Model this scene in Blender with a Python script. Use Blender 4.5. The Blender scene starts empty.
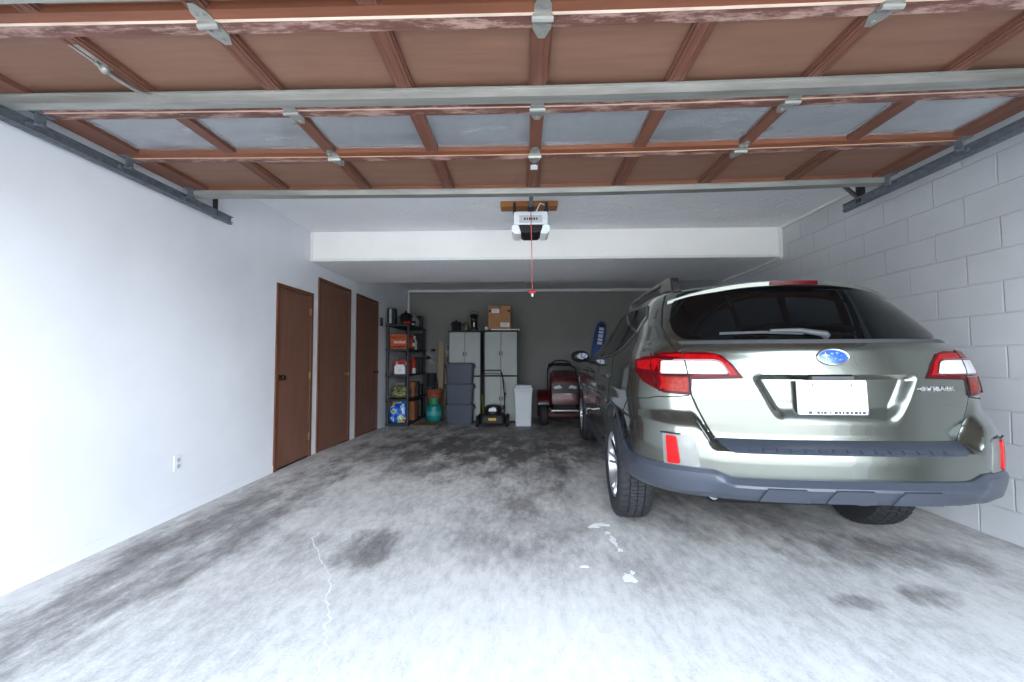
import bpy, bmesh, math, random
import numpy as np
from mathutils import Vector, Matrix
from mathutils.geometry import tessellate_polygon
random.seed(7)
PI = math.pi
scn = bpy.context.scene
COL = scn.collection

# ------------------------------------------------------------------ helpers
def lin(c):
    return tuple((v/12.92 if v <= .04045 else ((v+.055)/1.055)**2.4) for v in [x/255. for x in c])

class NT:
    def __init__(s, name):
        s.m = bpy.data.materials.new(name); s.m.use_nodes = True
        s.t = s.m.node_tree; s.b = s.t.nodes['Principled BSDF']
    def n(s, typ, **kw):
        nd = s.t.nodes.new(typ)
        for k, v in kw.items(): setattr(nd, k, v)
        return nd
    def l(s, a, b): s.t.links.new(a, b)
    def coords(s, scale=(1, 1, 1)):
        tc = s.n('ShaderNodeTexCoord'); mp = s.n('ShaderNodeMapping')
        mp.inputs['Scale'].default_value = scale
        s.l(tc.outputs['Object'], mp.inputs['Vector']); return mp.outputs['Vector']
    def noise(s, vec, scale, detail=4, rough=.55):
        n = s.n('ShaderNodeTexNoise'); n.inputs['Scale'].default_value = scale
        n.inputs['Detail'].default_value = detail; n.inputs['Roughness'].default_value = rough
        s.l(vec, n.inputs['Vector']); return n.outputs['Fac']
    def ramp(s, fac, stops):
        r = s.n('ShaderNodeValToRGB'); e = r.color_ramp.elements
        while len(e) < len(stops): e.new(.5)
        for i, (p, c) in enumerate(stops):
            e[i].position = p; e[i].color = (*c, 1)
        s.l(fac, r.inputs['Fac']); return r.outputs['Color']
    def math(s, op, a, b=None, clamp=False):
        n = s.n('ShaderNodeMath', operation=op); n.use_clamp = clamp
        for i, v in enumerate((a, b)):
            if v is None: continue
            if isinstance(v, (int, float)): n.inputs[i].default_value = v
            else: s.l(v, n.inputs[i])
        return n.outputs[0]
    def mix(s, fac, a, b, mode='MIX'):
        n = s.n('ShaderNodeMix', data_type='RGBA', blend_type=mode)
        for i, v in ((0, fac), (6, a), (7, b)):
            if isinstance(v, (int, float)): n.inputs[i].default_value = v
            elif isinstance(v, tuple): n.inputs[i].default_value = (*v, 1)
            else: s.l(v, n.inputs[i])
        return n.outputs[2]
    def bump(s, h, strength, dist=.01, prev=None):
        n = s.n('ShaderNodeBump'); n.inputs['Strength'].default_value = strength
        n.inputs['Distance'].default_value = dist; s.l(h, n.inputs['Height'])
        if prev is not None: s.l(prev, n.inputs['Normal'])
        s.l(n.outputs['Normal'], s.b.inputs['Normal']); return n.outputs['Normal']
    def set(s, **kw):
        for k, v in kw.items():
            k = {'rough': 'Roughness', 'metal': 'Metallic', 'coat': 'Coat Weight', 'spec': 'Specular IOR Level',
                 'trans': 'Transmission Weight', 'ior': 'IOR', 'alpha': 'Alpha', 'coatrough': 'Coat Roughness', 'color': 'Base Color'}[k]
            s.b.inputs[k].default_value = (*v, 1) if isinstance(v, tuple) else v
        return s

_M = {}
def simple(name, rgb, rough=.5, metal=0., var=.12, scale=18., bump=0., coat=0., spec=.5, stretch=(1, 1, 1)):
    """plain procedural material: base colour broken up by noise"""
    if name in _M: return _M[name]
    t = NT(name); c = lin(rgb)
    v = t.coords(stretch); f = t.noise(v, scale)
    lo = tuple(x*(1-var) for x in c); hi = tuple(min(1, x*(1+var)) for x in c)
    t.l(t.ramp(f, [(.3, lo), (.7, hi)]), t.b.inputs['Base Color'])
    t.set(rough=rough, metal=metal, coat=coat, spec=spec)
    if bump: t.bump(f, bump, .004)
    _M[name] = t.m; return t.m

class MB:
    """collects geometry, links it as one mesh object"""
    def __init__(s): s.v = []; s.f = []; s.mi = []
    def add(s, vs, fs, mi=0):
        o = len(s.v); s.v += [tuple(v) for v in vs]
        for f in fs: s.f.append([i+o for i in f]); s.mi.append(mi)
        return s
    def box(s, x0, x1, y0, y1, z0, z1, mi=0, M=None):
        vs = [Vector((x, y, z)) for x in (x0, x1) for y in (y0, y1) for z in (z0, z1)]
        if M is not None: vs = [M @ v for v in vs]
        return s.add(vs, [(0, 1, 3, 2), (4, 6, 7, 5), (0, 4, 5, 1), (2, 3, 7, 6), (0, 2, 6, 4), (1, 5, 7, 3)], mi)
    def tube(s, path, r, n=8, mi=0, cap=True, closed=False):
        P = [Vector(p) for p in path]; rings = []
        rr = r if isinstance(r, (list, tuple)) else [r]*len(P)
        up = None
        for i, p in enumerate(P):
            a = P[i-1] if (i > 0 or closed) else p; b = P[(i+1) % len(P)] if (i < len(P)-1 or closed) else p
            d = (b-a).normalized()
            if up is None:
                up = Vector((0, 0, 1)) if abs(d.z) < .9 else Vector((1, 0, 0))
            x = d.cross(up).normalized(); up = x.cross(d).normalized()
            rings.append([p + x*math.cos(t)*rr[i] + up*math.sin(t)*rr[i] for t in [2*PI*k/n for k in range(n)]])
        vs = [v for q in rings for v in q]; fs = []
        m = len(rings)
        for i in range(m if closed else m-1):
            j = (i+1) % m
            for k in range(n): fs.append((i*n+k, i*n+(k+1) % n, j*n+(k+1) % n, j*n+k))
        if cap and not closed: fs += [tuple(range(n))[::-1], tuple((m-1)*n+k for k in range(n))]
        return s.add(vs, fs, mi)
    def sweep(s, path, prof, up=(0, 0, 1), mi=0, cap=True):
        """prof: 2D points (side, up), path list"""
        P = [Vector(p) for p in path]; n = len(prof); vs = []
        upv = Vector(up)
        for i, p in enumerate(P):
            d = (P[min(i+1, len(P)-1)]-P[max(i-1, 0)]).normalized()
            x = d.cross(upv)
            if x.length < 1e-4: x = Vector((1, 0, 0))
            x.normalize(); u = x.cross(d).normalized()
            vs += [p + x*a + u*b for a, b in prof]
        fs = []
        for i in range(len(P)-1):
            for k in range(n): fs.append((i*n+k, i*n+(k+1) % n, (i+1)*n+(k+1) % n, (i+1)*n+k))
        if cap: fs += [tuple(range(n))[::-1], tuple((len(P)-1)*n+k for k in range(n))]
        return s.add(vs, fs, mi)
    def lathe(s, prof, n=24, M=None, mi=0, sx=1, sy=1):
        """prof (r,z) revolved about z, optionally placed with M"""
        vs = []; fs = []
        for r, z in prof:
            for k in range(n):
                a = 2*PI*k/n; v = Vector((r*math.cos(a)*sx, r*math.sin(a)*sy, z)); vs.append(M @ v if M is not None else v)
        m = len(prof)
        for i in range(m-1):
            for k in range(n): fs.append((i*n+k, i*n+(k+1) % n, (i+1)*n+(k+1) % n, (i+1)*n+k))
        if prof[0][0] > 1e-5: fs.append(tuple(range(n))[::-1])
        if prof[-1][0] > 1e-5: fs.append(tuple((m-1)*n+k for k in range(n)))
        return s.add(vs, fs, mi)
    def prism(s, poly, a0, a1, axis='y', mi=0, M=None):
        """poly (u,v) extruded along axis"""
        def P(u, v, a):
            p = {'y': (u, a, v), 'x': (a, u, v), 'z': (u, v, a)}[axis]
            return M @ Vector(p) if M is not None else Vector(p)
        n = len(poly); vs = [P(u, v, a0) for u, v in poly] + [P(u, v, a1) for u, v in poly]
        fs = [tuple(range(n)), tuple(range(2*n-1, n-1, -1))]
        fs += [(i, n+i, n+(i+1) % n, (i+1) % n) for i in range(n)]
        return s.add(vs, fs, mi)
    def ball(s, c, r, n=12, mi=0):
        r = r if isinstance(r, (tuple, list)) else (r, r, r)
        m = n//2; prof = [(math.sin(PI*i/m), -math.cos(PI*i/m)) for i in range(m+1)]
        prof[0] = (1e-6, -1); prof[-1] = (1e-6, 1)
        M = Matrix.Translation(c) @ Matrix.Diagonal((*r, 1))
        return s.lathe(prof, n, M, mi)
    def build(s, name, mats, parent=None, smooth=None, bevel=0., seg=2, loc=None):
        me = bpy.data.meshes.new(name); me.from_pydata(s.v, [], s.f); me.validate()
        bm = bmesh.new(); bm.from_mesh(me)
        bmesh.ops.remove_doubles(bm, verts=bm.verts, dist=1e-5)
        bmesh.ops.recalc_face_normals(bm, faces=bm.faces); bm.to_mesh(me); bm.free()
        return link(name, me, mats, parent, smooth, bevel, seg, loc, s.mi)

def link(name, me, mats, parent=None, smooth=None, bevel=0., seg=2, loc=None, mi=None):
    for m in (mats if isinstance(mats, (list, tuple)) else [mats]): me.materials.append(m)
    if mi and len(me.polygons) == len(mi) and any(mi): me.polygons.foreach_set('material_index', mi)
    o = bpy.data.objects.new(name, me); COL.objects.link(o)
    if smooth is not None:
        me.polygons.foreach_set('use_smooth', [True]*len(me.polygons))
        me.set_sharp_from_angle(angle=math.radians(smooth))
    if bevel:
        b = o.modifiers.new('bevel', 'BEVEL'); b.width = bevel; b.segments = seg; b.limit_method = 'ANGLE'; b.angle_limit = .6
    if parent: o.parent = parent
    if loc: o.location = loc
    return o

def tag(o, label, cat, group=None):
    o['label'] = label; o['category'] = cat
    if group: o['group'] = group
    return o
def thing(name, label, cat, loc=(0, 0, 0), rz=0, group=None):
    o = bpy.data.objects.new(name, None); COL.objects.link(o)
    o.location = loc; o.rotation_euler = (0, 0, rz); o.empty_display_size = .1
    return tag(o, label, cat, group)
def struct(o, label=None):
    o['kind'] = 'structure'
    if label: o['label'] = label
    return o
def rnd_poly(poly, r, n=4):
    """round the corners of a 2D polygon"""
    out = []; N = len(poly)
    for i in range(N):
        p = Vector(poly[i]); a = Vector(poly[i-1]); b = Vector(poly[(i+1) % N])
        da = a-p; db = b-p; k = min(r, da.length*.45, db.length*.45)
        p0 = p+da.normalized()*k; p1 = p+db.normalized()*k
        for j in range(n+1):
            t = j/n; out.append(tuple(p0*(1-t)**2 + p*2*t*(1-t) + p1*t*t))
    return out
def rrect(x0, x1, y0, y1, r, n=4): return rnd_poly([(x0, y0), (x1, y0), (x1, y1), (x0, y1)], r, n)
def text_mesh(name, body, size, mats, parent, M, depth=.002, bold=False):
    cu = bpy.data.curves.new(name, 'FONT'); cu.body = body; cu.size = size; cu.extrude = depth
    cu.align_x = 'CENTER'; cu.align_y = 'CENTER'; cu.resolution_u = 2
    if bold: cu.offset = size*.015
    o = bpy.data.objects.new(name, cu); COL.objects.link(o)
    dg = bpy.context.evaluated_depsgraph_get(); dg.update()
    me = bpy.data.meshes.new_from_object(o.evaluated_get(dg)); bpy.data.objects.remove(o)
    me.transform(M); me.materials.clear()
    return link(name, me, mats, parent)

# ------------------------------------------------------------------ camera
CAM = (407.78, 1.139, .02785, .04366, .00267)
def make_camera():
    f, h, yaw, pitch, roll = CAM
    cy, sy = math.cos(yaw), math.sin(yaw)
    fw = Vector((-sy, cy, 0)); r = Vector((cy, sy, 0)); u = Vector((0, 0, 1))
    f2 = fw*math.cos(pitch)+u*math.sin(pitch); u2 = u*math.cos(pitch)-fw*math.sin(pitch)
    r3 = r*math.cos(roll)-u2*math.sin(roll); u3 = u2*math.cos(roll)+r*math.sin(roll)
    cd = bpy.data.cameras.new('camera'); c = bpy.data.objects.new('camera', cd); COL.objects.link(c)
    cd.sensor_fit = 'HORIZONTAL'; cd.sensor_width = 36; cd.lens = f/1024*36; cd.clip_start = .05
    m = Matrix((r3, u3, -f2)).transposed().to_4x4(); m.translation = (0, 0, h)
    c.matrix_world = m; scn.camera = c
make_camera()
vs = scn.view_settings
vs.view_transform = 'Standard'; vs.look = 'None'; vs.gamma = 1; vs.use_curve_mapping = False; vs.exposure = 1.33
scn.render.film_transparent = False

# ------------------------------------------------------------------ dimensions of the garage
XL, XR, YF, YB, HC = -2.531, 2.992, .50, 8.86, 2.656
OX0, OX1, OH = -2.33, 2.47, 2.16            # overhead door opening
BMY0, BMY1, BMZ = 4.744, 6.13, 2.305        # dropped soffit
def fz(y):
    t = max(0., y-4.9); return -.03*t*min(1, t/.6+.0)

# ------------------------------------------------------------------ materials of the setting
def m_wall_paint():
    t = NT('wall_paint'); v = t.coords()
    f = t.noise(v, 1.3, 3); t.l(t.ramp(f, [(.3, lin((221, 223, 228))), (.7, lin((232, 234, 238)))]), t.b.inputs['Base Color'])
    t.bump(t.noise(v, 90, 3), .08, .003); t.set(rough=.55, spec=.3); return t.m
def m_block():
    t = NT('painted_block'); tc = t.n('ShaderNodeTexCoord'); sp = t.n('ShaderNodeSeparateXYZ'); t.l(tc.outputs['Object'], sp.inputs[0])
    cb = t.n('ShaderNodeCombineXYZ')
    t.l(t.math('SUBTRACT', sp.outputs['Y'], 2.615-.4064*20), cb.inputs['X']); t.l(t.math('ADD', sp.outputs['Z'], .2032*20), cb.inputs['Y'])
    wob = t.n('ShaderNodeTexNoise'); wob.inputs['Scale'].default_value = 7; t.l(tc.outputs['Object'], wob.inputs['Vector'])
    va = t.n('ShaderNodeVectorMath', operation='MULTIPLY_ADD'); t.l(wob.outputs['Color'], va.inputs[0]); va.inputs[1].default_value = (.010, .010, 0)
    t.l(cb.outputs[0], va.inputs[2])
    br = t.n('ShaderNodeTexBrick'); t.l(va.outputs[0], br.inputs['Vector'])
    for k, q in (('Scale', 1), ('Mortar Size', .007), ('Mortar Smooth', .6), ('Bias', 0), ('Brick Width', .4064), ('Row Height', .2032)): br.inputs[k].default_value = q
    br.offset = .5; br.offset_frequency = 2
    f = t.noise(tc.outputs['Object'], 2.2, 4)
    base = t.ramp(f, [(.3, lin((184, 186, 188))), (.7, lin((195, 197, 199)))])
    fine = t.noise(tc.outputs['Object'], 60, 4)
    col = t.mix(t.math('MULTIPLY', br.outputs['Fac'], .05), base, lin((120, 120, 120)))
    t.l(col, t.b.inputs['Base Color'])
    h = t.math('ADD', t.math('MULTIPLY', br.outputs['Fac'], -1.), t.math('MULTIPLY', fine, .22))
    t.bump(h, .55, .010); t.set(rough=.6, spec=.3); return t.m
def m_ceiling():
    t = NT('knockdown_ceiling'); v = t.coords()
    f = t.noise(v, 9, 5, .6)
    t.l(t.ramp(t.noise(v, 1.1, 2), [(.3, lin((232, 232, 233))), (.7, lin((240, 240, 241)))]), t.b.inputs['Base Color'])
    f2 = t.noise(v, 16, 4, .55); t.bump(t.ramp(f2, [(.46, (0, 0, 0)), (.56, (1, 1, 1))]), .55, .012); t.set(rough=.8, spec=.2); return t.m
def m_concrete():
    t = NT('stained_concrete'); v = t.coords(); tc = t.n('ShaderNodeTexCoord')
    vx = t.coords((1.0, .42, 1.0))
    big = t.noise(v, .85, 4, .6); mid = t.noise(vx, 4.2, 8, .7); fine = t.noise(vx, 19, 9, .76); speck = t.noise(v, 85, 6, .75)
    s = t.math('ADD', t.math('MULTIPLY', big, .55), t.math('ADD', t.math('MULTIPLY', mid, .9), t.math('ADD', t.math('MULTIPLY', fine, 1.15), t.math('MULTIPLY', speck, .6))))
    s = t.math('MULTIPLY', s, .3125)
    sp = t.n('ShaderNodeSeparateXYZ'); t.l(tc.outputs['Object'], sp.inputs[0])
    X, Y = sp.outputs['X'], sp.outputs['Y']
    def blob(cx, cy, rx, ry, amt):      # worn or oily patch; negative amounts paint daylight into the slab near the opening
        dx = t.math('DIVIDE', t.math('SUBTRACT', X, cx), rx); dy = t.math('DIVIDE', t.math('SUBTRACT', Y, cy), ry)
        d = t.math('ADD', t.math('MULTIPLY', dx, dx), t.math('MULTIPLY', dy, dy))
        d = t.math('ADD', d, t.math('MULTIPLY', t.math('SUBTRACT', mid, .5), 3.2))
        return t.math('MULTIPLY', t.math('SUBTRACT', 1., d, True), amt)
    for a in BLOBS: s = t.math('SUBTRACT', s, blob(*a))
    c = t.ramp(s, [(.24, lin((92, 88, 85))), (.37, lin((144, 140, 137))), (.455, lin((180, 177, 173))), (.53, lin((206, 204, 199))), (.64, lin((226, 223, 217)))])
    t.l(c, t.b.inputs['Base Color'])
    r = t.n('ShaderNodeMapRange'); t.l(mid, r.inputs[0]); r.inputs[3].default_value = .42; r.inputs[4].default_value = .75
    t.l(r.outputs[0], t.b.inputs['Roughness'])
    t.bump(t.math('ADD', fine, t.math('MULTIPLY', speck, .5)), .25, .004); t.set(spec=.4); return t.m
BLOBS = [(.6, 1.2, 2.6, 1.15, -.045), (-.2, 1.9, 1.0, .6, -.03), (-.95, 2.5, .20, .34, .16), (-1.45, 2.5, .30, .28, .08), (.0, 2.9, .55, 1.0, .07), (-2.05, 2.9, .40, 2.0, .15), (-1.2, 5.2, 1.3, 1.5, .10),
         (.1, 4.6, .5, 1.6, .08), (1.95, 2.05, .16, .12, .16), (1.55, 2.0, .12, .07, .12), (2.1, 2.5, .7, .28, .10), (1.5, 3.2, .9, .7, .10), (.2, 6.6, 2.6, 2.2, .17), (-.3, 4.9, 2.0, 1.2, .07), (.75, 2.35, .3, .5, .05)]
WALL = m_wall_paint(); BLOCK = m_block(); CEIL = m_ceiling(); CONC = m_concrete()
TRIMW = simple('white_trim', (232, 232, 228), .5, var=.03)
BACKP = simple('grey_back_wall_paint', (134, 132, 128), .7, var=.04, scale=3)
SOFF = simple('cream_soffit_paint', (246, 244, 239), .55, var=.03, scale=2)
DRIVE = simple('driveway_concrete', (176, 174, 170), .85, var=.15, scale=3, bump=.2)
GALV = simple('galvanised_steel', (154, 154, 148), .45, .6, var=.18, scale=26, stretch=(.15, 1, 1))
GALVD = simple('dark_oiled_steel', (108, 114, 121), .5, .4, var=.25, scale=30)
BLACK = simple('black_plastic', (26, 26, 27), .45, var=.25)
BLACKM = simple('matt_black', (17, 17, 18), .8, var=.25)
BRASS = simple('aged_brass', (150, 118, 70), .4, .8)
WHITEP = simple('white_plastic', (226, 228, 230), .45, var=.03)
GREYP = simple('light_grey_plastic', (186, 190, 192), .5, var=.05)
CHROME = simple('chrome', (225, 225, 225), .12, 1., var=.03)

def m_wood(name, c0, c1, axis, worn=None, rough=.55):
    t = NT(name); sc = [6, 6, 6]; sc[axis] = .5
    v = t.coords(tuple(sc)); f = t.noise(v, 4, 7, .65); g = t.noise(t.coords(), 1.7, 3)
    c = t.ramp(f, [(.25, lin(c0)), (.75, lin(c1))])
    c = t.mix(t.math('MULTIPLY', g, .35), c, lin(tuple(int(x*.62) for x in c0)))
    if worn:
        sc2 = [9, 9, 9]; sc2[axis] = 2.2
        w = t.noise(t.coords(tuple(sc2)), 2.6, 6, .75)
        c = t.mix(t.ramp(w, [(.47, (0, 0, 0)), (.60, (.75,)*3)]), c, lin(worn))
    t.l(c, t.b.inputs['Base Color']); t.set(rough=rough, spec=.35); t.bump(f, .12, .003); return t.m
W_PANEL = m_wood('door_plywood', (116, 84, 68), (136, 101, 83), 0)
W_STILE = m_wood('door_stile_wood', (94, 60, 48), (122, 80, 64), 1)
W_RAIL = m_wood('door_rail_wood', (108, 66, 48), (138, 86, 62), 0)
W_WORN = m_wood('door_worn_rail_wood', (84, 54, 46), (122, 84, 74), 0, worn=(176, 146, 134))
W_DOOR = m_wood('stained_door_wood', (110, 74, 60), (134, 94, 77), 2)
W_CASE = m_wood('door_casing_wood', (96, 58, 40), (124, 76, 54), 2)
W_BOARD = m_wood('orange_lumber', (150, 92, 46), (184, 122, 66), 0)

# ------------------------------------------------------------------ the setting
def build_setting():
    # floor: one slab that falls slightly towards the back
    m = MB(); ys = [YF-.15]+[YF+.25*i for i in range(1, 35)]; ys = [y for y in ys if y < YB]+[YB]; xs = [XL, XR]
    vsx = [(x, y, fz(y)) for y in ys for x in xs]
    m.add(vsx, [(2*i, 2*i+1, 2*i+3, 2*i+2) for i in range(len(ys)-1)])
    lo = [(x, y, -.35) for y in (ys[0], YB) for x in xs]
    m.add(lo, [(0, 2, 3, 1)])
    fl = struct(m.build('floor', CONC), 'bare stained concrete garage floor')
    # marks on the slab
    WP = simple('spilled_white_paint', (236, 236, 232), .6, var=.04)
    random.seed(11)
    def blot(cx, cy, rx, ry, n=18):
        q = MB(); ph = random.random()*6
        p = [(cx+rx*(1+.35*math.sin(3*a+ph)+.22*math.sin(7*a))*math.cos(a), cy+ry*(1+.3*math.cos(4*a+ph))*math.sin(a)) for a in [2*PI*i/n for i in range(n)]]
        q.prism(p, fz(cy)-.002, fz(cy)+.0012, 'z'); return q
    for cx, cy, rx, ry in [(.52, 2.87, .06, .028), (.47, 2.83, .035, .012), (.56, 2.62, .018, .07), (.545, 2.74, .016, .022), (.57, 2.50, .013, .025), (.545, 2.19, .030, .045), (.575, 2.24, .012, .02), (.33, 2.30, .022, .012)]:
        o = blot(cx, cy, rx, ry).build('paint_spot', WP, fl); o['label'] = 'white paint spot'
    CR = simple('pale_crack_filler', (222, 221, 218), .8, var=.08)
    pts = [(-1.40, 2.86), (-1.33, 2.74), (-1.36, 2.62), (-1.20, 2.42), (-1.13, 2.30), (-1.02, 2.17), (-.97, 2.04), (-.93, 1.95), (-.86, 1.82), (-.83, 1.72), (-.77, 1.63), (-.76, 1.50), (-.70, 1.38), (-.68, 1.2)]
    fine = []
    for a, b in zip(pts, pts[1:]):
        for k in range(5):
            t = k/5; fine.append((a[0]+(b[0]-a[0])*t+random.uniform(-.012, .012), a[1]+(b[1]-a[1])*t))
    q = MB(); L = []; Rr = []
    for x, y in fine:
        w = random.uniform(.002, .007); L.append((x-w, y, .0012)); Rr.append((x+w, y, .0012))
    n = len(L); q.add(L+Rr, [(i, n+i, n+i+1, i+1) for i in range(n-1)]); o = q.build('floor_crack', CR, fl); o['label'] = 'pale wandering crack'

    T = .14
    m = MB(); m.box(XL-T, XL, YF-.2, YB+T, -.35, HC+.2); struct(m.build('wall_left', WALL), 'smooth white painted left wall')
    m = MB(); m.box(XR, XR+T, YF-.2, YB+T, -.35, HC+.2); struct(m.build('wall_right', BLOCK), 'white painted concrete block wall beside the car')
    m = MB(); m.box(XL, XR, YB, YB+T, -.35, HC+.2); struct(m.build('wall_back', BACKP), 'grey back wall')
    m = MB(); m.box(XL-T, OX0, YF-.2, YF, -.35, HC+.2); m.box(OX1, XR+T, YF-.2, YF, -.35, HC+.2); m.box(OX0, OX1, YF-.2, YF, OH, HC+.2)
    struct(m.build('wall_front', WALL), 'front wall around the garage door opening')
    m = MB(); m.box(XL, XR, YF, YB, HC, HC+.2); struct(m.build('ceiling', CEIL), 'white textured ceiling')
    m = MB(); m.box(XL, XR, BMY0, BMY1, BMZ, HC, 0); s = m.build('ceiling_soffit', [SOFF, CEIL])
    for p in s.data.polygons:
        if p.normal.z < -.5: p.material_index = 1
    struct(s, 'dropped white soffit crossing the ceiling')
    q = .022
    def trim(k, boxes, lab):
        m = MB()
        for b in boxes: m.box(*b)
        struct(m.build('trim_%d' % k, TRIMW, bevel=.004), lab)
    trim(1, [(XR-q, XR, YF, BMY0, HC-q, HC)], 'white corner trim along right ceiling edge')
    trim(2, [(XR-.04, XR, BMY0-.018, BMY0, BMZ, HC), (XL, XL+.03, BMY0-.014, BMY0, BMZ, HC)], 'white trim at the soffit ends')
    trim(3, [(XR-q, XR, BMY0, BMY1, BMZ-q, BMZ)], 'white trim under the soffit on the block wall')
    trim(4, [(XL, XR, YB-.03, YB, HC-.055, HC)], 'white trim along top of back wall')
    trim(5, [(XL, XL+.035, YB-.03, YB, fz(YB), HC-.055)], 'white trim up the back left corner')
    trim(6, [(XL, XR, BMY0-.01, BMY0, BMZ, BMZ+.03)], 'white lower edge trim of soffit')
    m = MB(); m.box(XL, XL+.006, YF, 4.09, -.01, .07); struct(m.build('baseboard_left', WALL), 'low painted strip at foot of left wall')

    # three stained flush doors in the left wall
    def door(k, y0, y1, zt, knob_y, knob_z, hinges, lab):
        r = bpy.data.objects.new('door_%d' % k, None); COL.objects.link(r); r.location = (XL, (y0+y1)/2, 0); struct(r, lab)
        h = (y1-y0)/2; cw = .05; zf = fz(y1)
        m = MB(); m.box(0, .016, -h, -h+cw, zf, zt-cw); m.box(0, .016, h-cw, h, zf, zt-cw); m.box(0, .016, -h, h, zt-cw, zt)
        m.build('door_casing', W_CASE, r, bevel=.003)
        m = MB(); m.box(0, .007, -h+cw+.004, h-cw-.004, zf+.022, zt-cw-.004); m.build('door_slab', W_DOOR, r, bevel=.002)
        m = MB(); m.box(0, .003, -h+cw, h-cw, zf, zf+.022); m.build('door_gap', BLACKM, r)
        if knob_y is not None:
            M = Matrix.Translation((.007, knob_y-(y0+y1)/2, knob_z)) @ Matrix.Rotation(PI/2, 4, 'Y')
            m = MB(); m.lathe([(.032, 0), (.032, .006), (.012, .012), (.011, .032), (.022, .038), (.028, .05), (.024, .062), (.0001, .066)], 16, M)
            m.build('door_knob', BRASS if k == 2 else simple('dark_bronze', (58, 44, 34), .4, .7), r, smooth=40)
        for z in hinges:
            m = MB(); m.box(.007, .0095, h-cw-.03, h-cw+.012, z-.04, z+.04); m.tube([(.012, h-cw-.002, z-.04), (.012, h-cw-.002, z+.04)], .006, 8)
            m.build('door_hinge', BRASS, r)
    door(1, 4.09, 4.81, 1.93, 4.16, .95, (1.70, .95, .24), 'shortest brown flush door, nearest of the three in left wall')
    door(2, 4.935, 5.875, 2.155, 5.715, .935, (), 'middle brown flush door with brass knob in left wall')
    door(3, 6.075, 7.0, 2.14, 6.86, .925, (), 'farthest brown flush door beside the shelving')

    # outside: the drive in front of the opening
    m = MB(); m.add([(-14, YF-.15, -.02), (16, YF-.15, -.02), (16, -16, -.3), (-14, -16, -.3), (-14, YF-.15, -.5), (16, YF-.15, -.5), (16, -16, -.6), (-14, -16, -.6)],
                    [(0, 3, 2, 1), (4, 5, 6, 7), (0, 1, 5, 4), (1, 2, 6, 5), (2, 3, 7, 6), (3, 0, 4, 7)])
    struct(m.build('driveway_ground', DRIVE), 'pale concrete drive outside')
build_setting()

def build_wall_bits():
    t = thing('wall_outlet', 'white power outlet low on the left wall', 'outlet', (XL, 2.948, .385))
    m = MB(); m.box(0, .006, -.036, .036, -.058, .058); m.build('cover_plate', WHITEP, t, bevel=.003)
    for z in (-.022, .022):
        m = MB(); m.prism(rrect(-.017, .017, z-.015, z+.015, .008), .006, .009, 'x'); m.build('socket', GREYP, t)
        m = MB()
        for y in (-.007, .007): m.box(.009, .0095, y-.0012, y+.0012, z-.002, z+.007)
        m.box(.009, .0095, -.003, .003, z-.011, z-.005); m.build('slot', BLACK, t)
    t = thing('wall_switch', 'small black wall control beyond farthest brown door', 'switch', (XL, 7.16, 1.80))
    m = MB(); m.box(0, .028, -.045, .045, -.075, .075); m.build('housing', BLACK, t, bevel=.006)
    m = MB(); m.box(.028, .034, -.018, .018, -.03, .03); m.build('button', simple('charcoal', (48, 48, 50), .5), t, bevel=.003)
build_wall_bits()

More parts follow.
